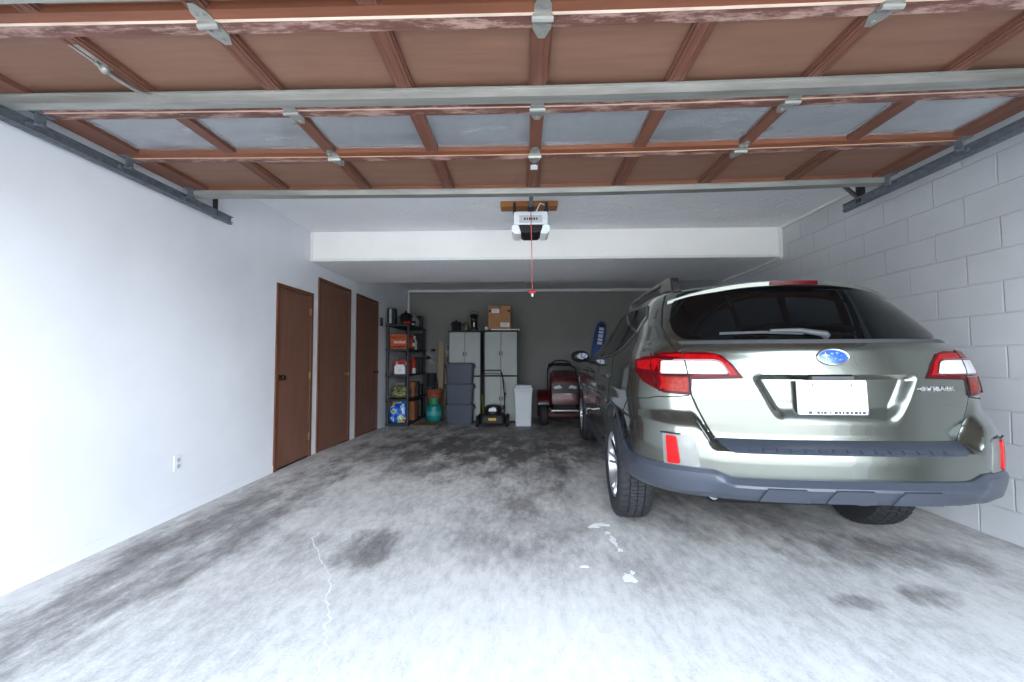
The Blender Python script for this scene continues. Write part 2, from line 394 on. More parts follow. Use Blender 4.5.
# ------------------------------------------------------------------ overhead door
DZ = 2.364          # underside of the raised door's frame
DXC = .072; PW = .60
def sag(x, y):      # the old door hangs a little low in the middle of its span
    u = (x-DXC)/2.45; return .025*max(0., u)**1.5-.016*max(0, 1-u*u)*min(1., max(0., (y-.8)/.6))
def build_overhead_door():
    r = thing('garage_door', 'raised brown wooden sectional garage door overhead with a row of glass panes', 'garage door', (DXC, .9, DZ))
    ox, oy, oz = r.location
    def bx(m, x0, x1, y0, y1, z0, z1, nx=1, mi=0):
        """box in world coordinates that follows the sag along x"""
        for i in range(nx):
            a = x0+(x1-x0)*i/nx; b = x0+(x1-x0)*(i+1)/nx
            vs = [(x-ox, y-oy, z-oz+sag(x, y)) for x in (a, b) for y in (y0, y1) for z in (z0, z1)]
            fs = [(0, 2, 6, 4), (1, 5, 7, 3), (0, 4, 5, 1), (2, 3, 7, 6)]
            if i == 0: fs.append((0, 1, 3, 2))
            if i == nx-1: fs.append((4, 6, 7, 5))
            m.add(vs, fs, mi)
    x0, x1 = DXC-4*PW-.097, DXC+4*PW+.070
    secs = [(.86, 1.384, 'panel', W_WORN, W_RAIL), (1.390, 1.908, 'panel', W_WORN, W_WORN), (1.914, 2.366, 'glass', W_WORN, W_RAIL), (2.372, 2.90, 'panel', W_WORN, W_RAIL)]
    g = NT('dusty_pane_glass'); g.set(rough=.12, ior=1.45, spec=.5)
    g.b.inputs['Base Color'].default_value = (*lin((222, 225, 228)), 1)
    dust = g.noise(g.coords((1, 2.5, 1)), 2.2, 5, .6)
    g.l(g.ramp(dust, [(.3, (.85,)*3), (.75, (.68,)*3)]), g.b.inputs['Transmission Weight'])
    GLASS = g.m
    TH = .042
    for i, (y0, y1, kind, m0, m1) in enumerate(secs):
        rw = .05
        m = MB()
        bx(m, x0, x1, y0, y0+rw, DZ, DZ+TH, 16, 0); bx(m, x0, x1, y1-rw, y1, DZ, DZ+TH, 16, 1)
        for k in range(-4, 5):
            c = DXC+k*PW; w = .033 if abs(k) < 4 else .045
            bx(m, x0 if k == -4 else c-w, x1 if k == 4 else c+w, y0+rw, y1-rw, DZ+.002, DZ+TH, 1, 2)
            if kind == 'panel' and abs(k) < 4:
                for q in (-1, 1): bx(m, c+q*w-.009, c+q*w+.009, y0+rw, y1-rw, DZ+.012, DZ+TH, 1, 2); bx(m, c+q*.016-.003, c+q*.016+.003, y0+rw+.01, y1-rw-.01, DZ-.001, DZ+.003, 1, 2)
        s = m.build('door_section', [m0, m1, W_STILE], r)
        if kind == 'glass': s['label'] = 'section glazed with eight panes'
        for k in range(-4, 4):
            a = DXC+k*PW; m = MB()
            if kind == 'glass':
                bx(m, a+.03, a+PW-.03, y0+rw-.004, y1-rw+.004, DZ+.024, DZ+.028); m.build('glass_pane', GLASS, s)
            else:
                bx(m, a+.03, a+PW-.03, y0+rw-.004, y1-rw+.004, DZ+.030, DZ+.036); m.build('plywood_panel', W_PANEL, s)
    # pale bare edge of the lower rail at two of the joints
    for y, w_, col in ((1.384, .010, (214, 190, 172)), (2.366, .006, (196, 150, 120)), (1.9085, .006, (206, 172, 154))):
        m = MB(); bx(m, x0, x1, y-w_, y, DZ-.0035, DZ-.0005, 16); m.build('bare_wood_edge', simple('bare_wood_%d' % int(y*1000), col, .7, var=.2, scale=6, stretch=(.6, 4, 1)), r)
    # galvanised stiffening struts
    def strut(y, h, w):
        m = MB(); n = 20
        for i in range(n):
            a = x0+(x1-x0)*i/n; b = x0+(x1-x0)*(i+1)/n
            pr = [(y-.012, DZ), (y-.012, DZ-.004), (y, DZ-.004), (y+.004, DZ-h), (y+w-.004, DZ-h), (y+w, DZ-.004), (y+w+.012, DZ-.004), (y+w+.012, DZ)]
            va = [(a-ox, p-oy, z-oz+sag(a, p)) for p, z in pr]; vb = [(b-ox, p-oy, z-oz+sag(b, p)) for p, z in pr]
            fs = [(k, (k+1) % 8, 8+(k+1) % 8, 8+k) for k in range(8)]
            if i == 0: fs.append(tuple(range(8))[::-1])
            if i == n-1: fs.append(tuple(range(8, 16)))
            m.add(va+vb, fs)
        m.build('strut', GALV, r)
    strut(1.212, .036, .05); strut(1.768, .038, .06); strut(2.845, .034, .07)
    # hinges: a leaf each side of a knuckle
    def hinge(x, y, full=True):
        m = MB(); z = DZ+sag(x, y); q = -.004
        def leaf(s, L, w):
            poly = [(-w, 0), (w, 0), (w, L*.55), (w*.35, L), (-w*.35, L), (-w, L*.55)]
            m.prism([(x-ox+u, y-oy+s*v) for u, v in poly], z-oz+q, z-oz, 'z')
        leaf(1, .10, .034); leaf(-1, .085, .030)
        m.tube([(x-ox-.038, y-oy, z-oz-.014), (x-ox+.038, y-oy, z-oz-.014)], .011, 8)
        m.box(x-ox-.034, x-ox+.034, y-oy-.012, y-oy+.012, z-oz-.014, z-oz)
        for dx, dy in ((-.018, .03), (.018, .03), (0, .075), (-.015, -.04), (.015, -.04)):
            m.lathe([(.007, -.010), (.007, -.004)], 6, Matrix.Translation((x-ox+dx, y-oy+dy, z-oz)))
        m.build('hinge', GALV, r, smooth=35)
    for y in (1.387, 1.911, 2.369):
        for k in (-2, 0, 2): hinge(DXC+k*PW, y)
    # edge roller brackets
    def roller(x, y, sgn, L):
        m = MB(); z = DZ+sag(x, y)-oz; X = x-ox; Y = y-oy
        m.box(X-.028, X+.028, Y-.05, Y+.05, z-.004, z); m.box(X-.005, X+.005, Y-.022, Y+.022, z-.062, z)
        m.tube([(X-.02*sgn, Y, z-.054), (X+L*sgn, Y, z-.054)], .006, 8)
        M = Matrix.Translation((X+L*sgn, Y, z-.054)) @ Matrix.Rotation(PI/2, 4, 'Y')
        m.lathe([(.008, -.012), (.018, -.012), (.015, 0), (.018, .012), (.008, .012)], 14, M)
        m.build('roller_bracket', GALVD, r, smooth=35)
    for y in (1.387, 1.911, 2.369, 2.83):
        roller(x0+.03, y, -1, .046); roller(x1-.03, y, 1, .035)
    # lock bar bracket hanging off a stile of the third section
    m = MB(); z = -.006
    X = DXC-3*PW-ox-.012
    m.box(X-.02, X+.02, .58, .72, z, 0); m.tube([(X, .66, z-.008), (X+.004, .74, z-.018), (X+.02, .82, z-.02), (X+.04, .9, z-.006)], .008, 7); m.ball((X, .70, z-.008), .02, 10)
    m.build('lock_latch', GALV, r, smooth=40)
    m = MB(); m.box(-.022, .022, 2.50-oy, 2.56-oy, -.005-.012, .002-.012); m.build('paper_sticker', WHITEP, r)
build_overhead_door()

def build_tracks():
    H = HC-.002
    for side, x, yend, sgn in (('left', -2.45, 3.32, -1), ('right', 2.56, 3.28, 1)):
        t = thing('door_track', 'dark steel overhead door track beside the white painted left wall' if side == 'left' else 'dark steel overhead door track along the concrete block wall', 'door track', (x, .6, 2.31 if side == 'left' else 2.335))
        pr = [(-.012, -.026), (.012, -.026), (.012, -.020), (-.006, -.020), (-.006, .020), (.012, .020), (.012, .026), (-.012, .026)]
        pr = [(a*-sgn, b) for a, b in pr]
        path = [(0, 0, -2.1), (0, 0, -1.0), (0, 0, -.40)]+[(0, .38-.38*math.cos(a), -.38+.38*math.sin(a)) for a in [PI/2*i/8 for i in range(1, 9)]]+[(0, 1.2, 0), (0, 2.0, 0), (0, yend-.6, 0)]
        m = MB()
        # rail: vertical run, quarter bend, level run
        P = [Vector(p) for p in path]; vs = []; n = len(pr)
        for i, p in enumerate(P):
            d = (P[min(i+1, len(P)-1)]-P[max(i-1, 0)]).normalized(); u = Vector((1, 0, 0)).cross(d)
            vs += [p+Vector((1, 0, 0))*a+u*b for a, b in pr]
        fs = [(i*n+k, i*n+(k+1) % n, (i+1)*n+(k+1) % n, (i+1)*n+k) for i in range(len(P)-1) for k in range(n)]+[tuple(range(n))[::-1], tuple((len(P)-1)*n+k for k in range(n))]
        m.add(vs, fs); m.build('rail', GALVD, t, smooth=30)
        m = MB(); ye = yend-.6; xo = .022*sgn
        m.box(-.014+xo, .014+xo, .5, ye+.02, -.030, -.0265); m.box(xo-.010, xo-.006, .5, ye+.02, -.030, .022); m.build('support_angle', GALVD, t)
        m = MB(); m.box(-.02+xo, .02+xo, ye-.16, ye-.155, -.03, H-t.location.z); m.box(-.02+xo, -.016+xo, ye-.16, ye-.12, -.03, H-t.location.z)
        m.build('hanger', BLACK, t)
        if side == 'right':
            m = MB(); m.tube([(xo, ye-.15, .0), (xo-.22, ye-.04, H-t.location.z)], .014, 6); m.build('hanger_brace', BLACK, t)
        m = MB(); m.box(xo-.02, xo+.02, .9, .94, -.03, H-t.location.z); m.build('hanger', BLACK, t)
build_tracks()

def build_opener():
    b = MB(); b.box(-.215, .335, 3.86, 4.0, HC-.052, HC-.0005); o = b.build('mounting_board', W_BOARD, bevel=.003)
    tag(o, 'orange-brown wooden board screwed flat to ceiling above the opener', 'board')
    t = thing('garage_door_opener', 'white and black motor opener hanging below an orange-brown board with red pull cord', 'garage door opener', (.072, 3.86, 2.245))
    zb = 2.245; top = HC-.052-zb
    m = MB(); m.prism([(-.155, .125), (.155, .125), (.155, .232), (.148, .245), (-.148, .245), (-.155, .232)], -.17, .12, 'y'); m.build('housing', WHITEP, t, bevel=.006)
    m = MB(); m.box(-.105, .105, -.172, -.166, .14, .21); m.build('face_plate', GREYP, t, bevel=.003)
    m = MB(); x = -.062
    for w in (.016, .012, .016, .010, .016, .014):
        m.box(x, x+w, -.1745, -.172, .166, .186); x += w+.008
    m.build('lettering', BLACK, t)
    m = MB(); m.prism([(-.11, .125), (.11, .125), (.098, .08), (.07, .052), (-.07, .052), (-.098, .08)], -.165, .10, 'y'); m.build('motor_cover', BLACK, t, bevel=.008)
    LENS = NT('opal_lens'); LENS.set(rough=.35, color=lin((244, 244, 240)), spec=.4); LENS.b.inputs['Subsurface Weight'].default_value = .2
    for s in (-1, 1):
        m = MB(); m.prism(rnd_poly([(s*.112, .125), (s*.17, .125), (s*.178, .08), (s*.155, .042), (s*.085, .042), (s*.10, .08)], .02), -.16, .06, 'y'); m.build('light_lens', LENS.m, t)
    for x in (-.15, .15):
        for y in (-.10, .08):
            m = MB(); m.box(x-.014, x+.014, y, y+.003, .235, top); m.build('strap', BLACK, t)
    m = MB(); m.box(-.028, .028, -.17, -.10, .245, .30); m.tube([(0, -.14, .30), (0, -.13, top-.01)], .022, 10); m.build('sprocket_bracket', BLACK, t, smooth=40)
    m = MB(); m.box(-.018, .018, -3.28, -.12, .285, .291); m.box(-.003, .003, -3.28, -.12, .291, .318); m.build('rail', GALVD, t)
    m = MB(); m.tube([(.05, -.15, .25), (.09, -.12, .34), (.13, -.08, top-.02)], .005, 6); m.build('wire', WHITEP, t)
    ROPE = simple('red_rope', (196, 96, 92), .8); RED = simple('red_handle', (206, 40, 30), .4)
    m = MB(); m.tube([(.0, -.18, .24), (.006, -.185, .0), (.010, -.185, -.36), (.012, -.185, -.495)], .0045, 6); m.build('pull_cord', ROPE, t)
    m = MB(); m.tube([(-.016, -.185, -.502), (.012, -.185, -.495), (.038, -.185, -.502)], .014, 8); m.build('pull_handle', RED, t, smooth=40)
    m = MB(); m.lathe([(.006, -.545), (.012, -.53), (.011, -.515)], 10, Matrix.Translation((.012, -.185, 0))); m.build('release_tag', WHITEP, t)
build_opener()

# ------------------------------------------------------------------ the car
# body surface: horizontal slices; columns z, rear y, half width, plan exponent, corner depth, front y
SL = np.array([
    (.22, -.36, 0.791, 3.2, .40, 3.30), (.30, -.40, 0.851, 3.3, .42, 3.50), (.415, -.50, 0.869, 3.5, .44, 3.62), (.445, -.85, 0.874, 3.5, .44, 3.64), (.475, -1.045, 0.882, 3.6, .45, 3.68), (.50, -1.082, 0.886, 3.6, .45, 3.70),
    (.58, -1.098, 0.894, 3.6, .45, 3.715), (.655, -1.100, 0.898, 3.6, .45, 3.71), (.692, -1.098, 0.9, 3.6, .45, 3.70), (.735, -1.094, 0.899, 3.6, .45, 3.68),
    (.785, -1.086, 0.898, 3.6, .45, 3.66), (.81, -1.072, 0.904, 3.6, .45, 3.65), (.835, -1.045, 0.903, 3.6, .45, 3.63), (.86, -1.022, 0.902, 3.6, .45, 3.61), (.93, -1.002, 0.908, 3.6, .45, 3.50), (.985, -.998, 0.902, 3.6, .45, 3.22), (1.03, -.994, 0.896, 3.5, .45, 2.70),
    (1.08, -.988, 0.888, 3.4, .45, 2.16), (1.13, -.978, 0.874, 3.2, .45, 2.02), (1.17, -.966, 0.856, 3.0, .46, 1.93), (1.205, -.950, 0.834, 2.9, .48, 1.84), (1.24, -.926, 0.812, 2.7, .50, 1.76),
    (1.30, -.880, 0.785, 2.6, .50, 1.62), (1.38, -.812, 0.75, 2.6, .50, 1.44), (1.45, -.748, 0.715, 2.6, .50, 1.29), (1.51, -.690, 0.682, 2.6, .50, 1.17), (1.545, -.650, 0.655, 2.6, .50, 1.10), (1.57, -.615, 0.62, 2.6, .50, 1.03)])
_pl = {}
# tailgate outline (z, half width) and how far it sits in from the bumper corners
GW = [(.738, .545), (.80, .578), (.88, .615), (.95, .640), (1.05, .655), (1.15, .675), (1.24, .690), (1.33, .690), (1.45, .650), (1.545, .60)]
CEN = [(.66, -1.100), (.692, -1.094), (.705, -1.078), (.735, -1.008), (.76, -1.000), (.85, -1.002), (.93, -1.002)]
def plan(z):
    k = round(z, 4)
    if k in _pl: return _pl[k]
    yr, w, p, D, yf = [float(np.interp(z, SL[:, 0], SL[:, c])) for c in range(1, 6)]
    Df = .45 if z > 1.1 else .62
    t = np.linspace(0, PI/2, 400)
    x = w*np.sin(t)**(2/p); y = yr+D-D*np.cos(t)
    yr_ = yr+D; ye = yf-Df; y0_ = y.copy()
    if .66 < z < .93:
        dy = float(np.interp(z, [a for a, b in CEN], [b for a, b in CEN]))-yr
        g = float(np.interp(z, [a for a, b in GW], [b for a, b in GW]))+.012
        q = np.clip((g+.055-x)/.055, 0, 1); y = y+dy*q*q*(3-2*q)
    rear = np.stack([x, y], 1); base = np.stack([x, y0_], 1); side = np.stack([np.full(60, w), np.linspace(yr_, ye, 60)], 1)
    u = (side[:, 1]-yr_)/(ye-yr_); side[:, 0] = w+.008*np.sin(PI*u)
    t = np.linspace(PI/2, 0, 120); front = np.stack([w*np.sin(t)**(2/3.), ye+Df*np.cos(t)], 1)
    P = np.concatenate([rear, side[1:], front[1:]]); Q = np.concatenate([base, side[1:], front[1:]]); d = np.r_[0, np.cumsum(np.hypot(*np.diff(Q, axis=0).T))]
    _pl[k] = (P, d, rear, side, front, float(d[len(rear)-1])); return _pl[k]
def S0(s, z):
    P, d = plan(z)[:2]; a = abs(s)
    return Vector((math.copysign(1, s)*float(np.interp(a, d, P[:, 0])), float(np.interp(a, d, P[:, 1])), z))
def Nrm(s, z):
    e = .006; a = S0(s+e, z)-S0(s-e, z); b = S0(s, z+e)-S0(s, z-e); return a.cross(b).normalized()
def S(s, z, off=0.):
    p = S0(s, z); return p+Nrm(s, z)*off if off else p
def sx(x, z):       # arc position on the rear for a given x
    P, d, rear = plan(z)[:3]; return math.copysign(float(np.interp(abs(x), rear[:, 0], d[:len(rear)])), x)
def sy(y, z, side): # arc position on a flank for a given y
    P, d, rear = plan(z)[:3]; n = int(np.argmax(P[:, 0] > -1)); i0 = 0
    i1 = len(rear)+59+118
    return side*float(np.interp(y, P[i0:i1, 1], d[i0:i1]))

def shell_patch(m, grid, off, thick, mi=0, disp=None, closed=False):
    """grid: rows of (s,z); builds a skin raised by off with edges going back by thick"""
    R_, C_ = len(grid), len(grid[0]); top = []; bot = []
    for row in grid:
        for s, z in row:
            n = Nrm(s, z); p = S0(s, z); o = off+(disp(p, s, z) if disp else 0)
            top.append(p+n*o); bot.append(p+n*(o-thick))
    fs = [(i*C_+j, i*C_+j+1, (i+1)*C_+j+1, (i+1)*C_+j) for i in range(R_-1) for j in range(C_-1)]
    K = R_*C_; bd = [j for j in range(C_)]+[i*C_+C_-1 for i in range(1, R_)]+[(R_-1)*C_+j for j in range(C_-2, -1, -1)]+[i*C_ for i in range(R_-2, 0, -1)]
    fs += [(bd[k], K+bd[k], K+bd[(k+1) % len(bd)], bd[(k+1) % len(bd)]) for k in range(len(bd))]
    return m.add(top+bot, fs, mi)
def poly_patch(m, poly, off, thick, step=.035, mi=0):
    """closed polygon in (s,z), cut into a grid and laid on the body"""
    bm = bmesh.new(); vs = [bm.verts.new((s, z, 0)) for s, z in poly]
    for tri in tessellate_polygon([[Vector((s, z, 0)) for s, z in poly]]): bm.faces.new([vs[i] for i in tri])
    for ax in (0, 1):
        lo = min(p[ax] for p in poly); hi = max(p[ax] for p in poly); k = lo+step
        while k < hi-1e-4:
            co = [0, 0, 0]; no = [0, 0, 0]; co[ax] = k; no[ax] = 1
            bmesh.ops.bisect_plane(bm, geom=bm.verts[:]+bm.edges[:]+bm.faces[:], plane_co=co, plane_no=no); k += step
    bm.verts.index_update(); top = []; bot = []
    for v in bm.verts:
        s, z = v.co.x, v.co.y; n = Nrm(s, z); p = S0(s, z); top.append(p+n*off); bot.append(p+n*(off-thick))
    K = len(top); fs = [tuple(v.index for v in f.verts) for f in bm.faces]
    for e in bm.edges:
        if len(e.link_faces) == 1: a, b = e.verts[0].index, e.verts[1].index; fs.append((a, b, K+b, K+a))
    bm.free(); return m.add(top+bot, fs, mi)
def line_on(m, pts, r, off, n=6, step=.03):
    """thin bead following a polyline of (s,z)"""
    path = []
    for (a, b), (c, d) in zip(pts, pts[1:]):
        k = max(1, int(math.hypot(c-a, d-b)/step))
        for i in range(k): path.append(S(a+(c-a)*i/k, b+(d-b)*i/k, off))
    path.append(S(*pts[-1], off)); return m.tube(path, r, n)

def m_paint():
    t = NT('tungsten_car_paint'); v = t.coords(); f = t.noise(v, 900, 2)
    t.l(t.ramp(f, [(.3, lin((106, 109, 101))), (.7, lin((118, 121, 112)))]), t.b.inputs['Base Color'])
    t.set(metal=.94, rough=.25, coat=1., coatrough=.03); return t.m
PAINT = m_paint()
CLAD = simple('grey_blue_cladding', (52, 57, 67), .36, var=.06, scale=200, spec=.6)
CGLASS = simple('privacy_glass', (6, 7, 8), .03, var=.1, spec=.3)
RUBBER = simple('tyre_rubber', (34, 35, 38), .75, var=.15, scale=40)
ALLOY = simple('machined_alloy', (196, 198, 202), .28, .85, var=.05)
REDL = simple('red_lens', (72, 3, 8), .2, var=.2, scale=30, spec=.15)
REDD = simple('dark_red_lens', (64, 5, 8), .12, var=.2, scale=30, coat=1.)
REDB = simple('bright_red_lens', (140, 9, 12), .2, var=.25, scale=40, spec=.15)
AMBER = simple('amber_lens', (120, 24, 10), .2, var=.35, scale=60, spec=.15)
CLEARL = simple('clear_reverse_lens', (196, 192, 194), .2, var=.06, scale=60, spec=.3)
UNDER = simple('underbody_black', (12, 12, 13), .8)
GREYT = simple('dark_grey_trim', (62, 64, 66), .5)

def build_car():
    r = thing('car', 'silver-green estate car parked facing in beside the block wall', 'car', (1.5576, 3.0118, 0.004), -.0583)
    # ---- body shell
    zs = []
    for a, b in zip(SL[:-1, 0], SL[1:, 0]):
        k = max(1, int(round((b-a)/.014))); zs += [a+(b-a)*i/k for i in range(k)]
    zs.append(SL[-1, 0])
    def ring(z):
        P, d, rear, side, front, dr = plan(z); dd = d[:len(rear)]
        q = np.linspace(0, dd[-1], 110); R_ = np.stack([np.interp(q, dd, rear[:, 0]), np.interp(q, dd, rear[:, 1])], 1)
        dep = 0.
        if .77 < z < 1.10: dep = .09
        if dep: R_[:, 1] += dep*np.clip((.50-R_[:, 0])/.05, 0, 1)
        Sd = side[::1][1:]; F = front[::6][1:]
        if F[-1][0] > 1e-6: F = np.concatenate([F, front[-1:]])
        h = np.concatenate([R_, Sd, F]); h[0, 0] = 0; h[-1, 0] = 0
        left = h[1:-1][::-1]*[-1, 1]
        return [(x, y, z) for x, y in np.concatenate([h, left])]
    m = MB(); rings = [ring(z) for z in zs]; n = len(rings[0])
    top = np.array(rings[-1]); zt = top[0, 2]
    for k in (.94, .85, .72, .55, .35, .15):
        c = top.copy(); c[:, 0] *= k; c[:, 1] = .25+(c[:, 1]-.25)*k; c[:, 2] = zt+.048*(1-k**2.4); rings.append([tuple(v) for v in c])
    fs = []
    for i in range(len(rings)-1):
        for k in range(n): fs.append((i*n+k, i*n+(k+1) % n, (i+1)*n+(k+1) % n, (i+1)*n+k))
    fs.append(tuple(range(n))[::-1]); fs.append(tuple((len(rings)-1)*n+k for k in range(n)))
    m.add([v for q in rings for v in q], fs)
    body = m.build('body_shell', [PAINT, UNDER], r)
    # wheel arches
    AR = .438; WZ = .362
    cut = MB()
    for wy in (0, 2.745):
        for sgn in (-1, 1):
            M = Matrix.Translation((sgn*.90, wy, WZ)) @ Matrix.Rotation(PI/2, 4, 'Y'); cut.lathe([(AR, -.30), (AR, .30)], 64, M)
    co = cut.build('cutter', UNDER); bo = body.modifiers.new('b', 'BOOLEAN'); bo.operation = 'DIFFERENCE'; bo.object = co; bo.solver = 'EXACT'
    dg = bpy.context.evaluated_depsgraph_get(); dg.update(); me = bpy.data.meshes.new_from_object(body.evaluated_get(dg))
    body.modifiers.clear(); body.data = me; bpy.data.objects.remove(co)
    me.materials.clear(); me.materials.append(PAINT); me.materials.append(UNDER)
    for p in me.polygons:
        c = p.center; p.use_smooth = True; p.material_index = 0
        if c.z < .40 and abs(p.normal.z) > .6: p.material_index = 1
        for wy in (0, 2.745):
            if math.hypot(c.y-wy, c.z-WZ) < AR+.002 and abs(c.x) < .98 and (abs(p.normal.x) < .5 or abs(c.x) < .7): p.material_index = 1
    me.set_sharp_from_angle(angle=math.radians(38))

    # ---- tailgate
    gz = [.738+(1.545-.738)*i/74 for i in range(75)]; nc = 121
    def gx(z): return float(np.interp(z, [a for a, b in GW], [b for a, b in GW]))
    def rec(p, s, z):    # the number plate recess pressed into the tailgate
        hw = np.interp(z, [.84, 1.045], [.285, .385])
        a = max(0, min(1, (hw-abs(p.x))/.06)); b = max(0, min(1, (z-.812)/.10)); c = max(0, min(1, (1.047-z)/.008))
        q = lambda t: t*t*(3-2*t)
        crease = .006*math.exp(-((z-1.175)/.03)**2)
        return -.038*q(a)*q(b)*q(c)+crease
    m = MB(); grid = [[(sx(gx(z)*(-1+2*j/(nc-1)), z), z) for j in range(nc)] for z in gz]
    shell_patch(m, grid, .007, .012, 0, rec); tg = m.build('tailgate', PAINT, r, smooth=50)
    m = MB()
    for sgn in (-1, 1): line_on(m, [(sx(sgn*(b+.006), a), a) for a, b in GW], .0045, .002)
    line_on(m, [(sx(-.545+1.09*i/30, .733), .733) for i in range(31)], .0045, .002); m.build('shut_line', BLACKM, r)
    # glass
    gl = [(1.222, .50), (1.226, .58), (1.238, .625), (1.26, .652), (1.29, .660), (1.35, .655), (1.43, .622), (1.50, .582), (1.525, .56), (1.54, .52)]
    m = MB(); zz = sorted(set([a for a, b in gl]+[1.24+.02*i for i in range(15)]))
    grid = [[(sx(float(np.interp(z, [a for a, b in gl], [b for a, b in gl]))*(-1+j/24), z), z) for j in range(49)] for z in zz]
    shell_patch(m, grid, .0125, .006); m.build('rear_window', CGLASS, tg, smooth=40)
    # dark strip under the glass
    m = MB(); grid = [[(sx(.66*(-1+j/24), z), z) for j in range(49)] for z in (1.204, 1.212, 1.222)]
    shell_patch(m, grid, .0105, .006); m.build('window_seal', GREYT, tg, smooth=40)
    # number plate
    def at(x, z, off): return S(sx(x, z), z, off)
    b = at(-.012, .945, -.014); tilt = math.atan2(at(0, 1.0, 0).y-at(0, .89, 0).y, .11)
    PM = Matrix.Translation(b) @ Matrix.Rotation(-tilt, 4, 'X')
    m = MB(); m.prism(rrect(-.158, .158, -.082, .082, .008), -.010, .0, 'y', 0, PM); pl = m.build('plate_frame', simple('plate_frame_white', (214, 214, 216), .4, var=.03), tg)
    m = MB(); m.prism(rrect(-.150, .150, -.062, .070, .006), -.0125, -.009, 'y', 0, PM); m.build('number_plate', simple('plate_white', (240, 240, 240), .35, var=.02), pl)
    m = MB(); random.seed(3); x = -.128; INK = simple('dark_ink', (52, 54, 70), .6)
    for w, gap in [(.004, .012), (.016, .022), (.012, .006), (.008, .005), (.012, .016), (.006, .014), (.014, .006), (.010, .006), (.008, .008), (.012, .008), (.010, .008), (.014, .006), (.010, .006), (.014, .010), (.006, .01)]:
        m.box(x, x+w, -.0115, -.0098, -.079, -.066, 0, PM); x += w+gap
    m.build('lettering', INK, pl)
    for sg in (-1, 1):
        m = MB(); m.lathe([(.005, 0), (.005, .004)], 8, PM @ Matrix.Translation((sg*.088, -.012, .060)) @ Matrix.Rotation(PI/2, 4, 'X')); m.build('plate_screw', INK, pl)
    m = MB(); m.box(b.x-.09, b.x+.10, b.y-.012, b.y+.02, 1.030, 1.046); m.build('handle_recess', GREYT, tg)
    # emblem: chrome ring, blue oval, six stars
    c = at(.004, 1.138, .008); tl = math.atan2(at(0, 1.17, 0).y-at(0, 1.10, 0).y, .07)
    EM = Matrix.Translation(c) @ Matrix.Rotation(-tl, 4, 'X') @ Matrix.Rotation(PI/2, 4, 'X')
    m = MB(); ring = [Vector((.070*math.cos(a), .0375*math.sin(a), .004)) for a in [2*PI*i/40 for i in range(40)]]
    m.tube([EM @ p for p in ring], .0055, 8, closed=True); em = m.build('emblem', CHROME, tg, smooth=60)
    m = MB(); m.lathe([(1, 0), (1, .004), (.6, .006), (.0001, .007)], 40, EM @ Matrix.Diagonal((.068, .0355, 1, 1))); m.build('emblem_field', simple('emblem_blue', (32, 84, 176), .25, coat=1., var=.1), em, smooth=40)
    m = MB()
    for px, py, q in [(-.034, .006, .017), (-.004, .016, .009), (.020, .018, .009), (.040, .004, .009), (.006, -.010, .009), (.030, -.014, .009)]:
        pts = []
        for k in range(8):
            a = PI/4*k; rr = q*(1 if k % 2 == 0 else .3); pts.append((px+rr*1.25*math.cos(a), py+rr*math.sin(a)))
        m.prism(pts, .004, .0085, 'z', 0, EM)
    m.build('emblem_star', CHROME, em)
    # badges
    def word(txt, x, z, size, name):
        s = sx(x, z); p = S(s, z, .0085); nn = Nrm(s, z); u = Vector((0, 0, 1)); rt = u.cross(nn).normalized(); u = nn.cross(rt)
        M = Matrix((rt, u, nn)).transposed().to_4x4(); M.translation = p
        text_mesh(name, txt, size, CHROME, tg, M @ Matrix.Diagonal((1.25, 1, 1, 1)), .003, True)
    word('OUTBACK', .462, .985, .030, 'badge_lettering'); word('SUBARU', -.462, .985, .028, 'badge_lettering')
    m = MB(); grid = [[(sx(-.555+.15*j/8, z), z) for j in range(9)] for z in (.952, .960)]
    shell_patch(m, grid, .011, .005); m.build('badge_bar', CHROME, tg)
    # wiper
    m = MB(); pv = at(0.0, 1.236, .03); m.tube([at(0.0, 1.236, .01), pv], .018, 12)
    m.tube([pv, at(-.12, 1.252, .036), at(-.25, 1.256, .030)], [.016, .013, .009], 8); m.build('wiper_arm', GREYT, tg, smooth=50)
    m = MB(); m.tube([at(-.10, 1.246, .022), at(-.28, 1.254, .022), at(-.47, 1.252, .020)], .0075, 6); m.build('wiper_blade', GREYT, tg)

    # ---- spoiler
    m = MB(); rows = []
    for i in range(41):
        x = -.632+1.264*i/40; u = abs(x)/.632
        yr = -.70+.20*u**2.4; zt_ = 1.572-.078*u**2.6; zr = 1.606-.11*u**2.8
        rows.append([(x, -.12, zr), (x, yr*.6-.05, (zr*.45+zt_*.55)+.004), (x, yr+.02, zt_+.003), (x, yr, zt_-.004), (x, yr+.006, zt_-.026), (x, yr+.10, zt_-.052), (x, yr+.22, zt_-.05), (x, -.14, zr-.04)])
    k = len(rows[0]); fs = [(i*k+j, i*k+(j+1) % k, (i+1)*k+(j+1) % k, (i+1)*k+j) for i in range(40) for j in range(k)]
    mi = [1 if (f[0] % k) in (4, 5, 6) else 0 for f in fs]
    for f, q in zip(fs, mi): pass
    m.v = [v for q in rows for v in q]; m.f = [list(f) for f in fs]+[list(range(k)), list(range(40*k, 41*k))[::-1]]; m.mi = mi+[0, 0]
    sp = m.build('spoiler', [PAINT, BLACK], r, smooth=40)
    m = MB(); vs_ = []
    for i in range(13):
        x = -.125+.25*i/12; yr = -.70+.20*(abs(x)/.632)**2.4
        vs_ += [(x, yr-.006, 1.568), (x, yr-.006, 1.546), (x, yr+.02, 1.546), (x, yr+.02, 1.568)]
    m.add(vs_, [(i*4+j, i*4+(j+1) % 4, i*4+4+(j+1) % 4, i*4+4+j) for i in range(12) for j in range(4)]+[(0, 1, 2, 3), (51, 50, 49, 48)]); m.build('brake_light', REDL, sp)

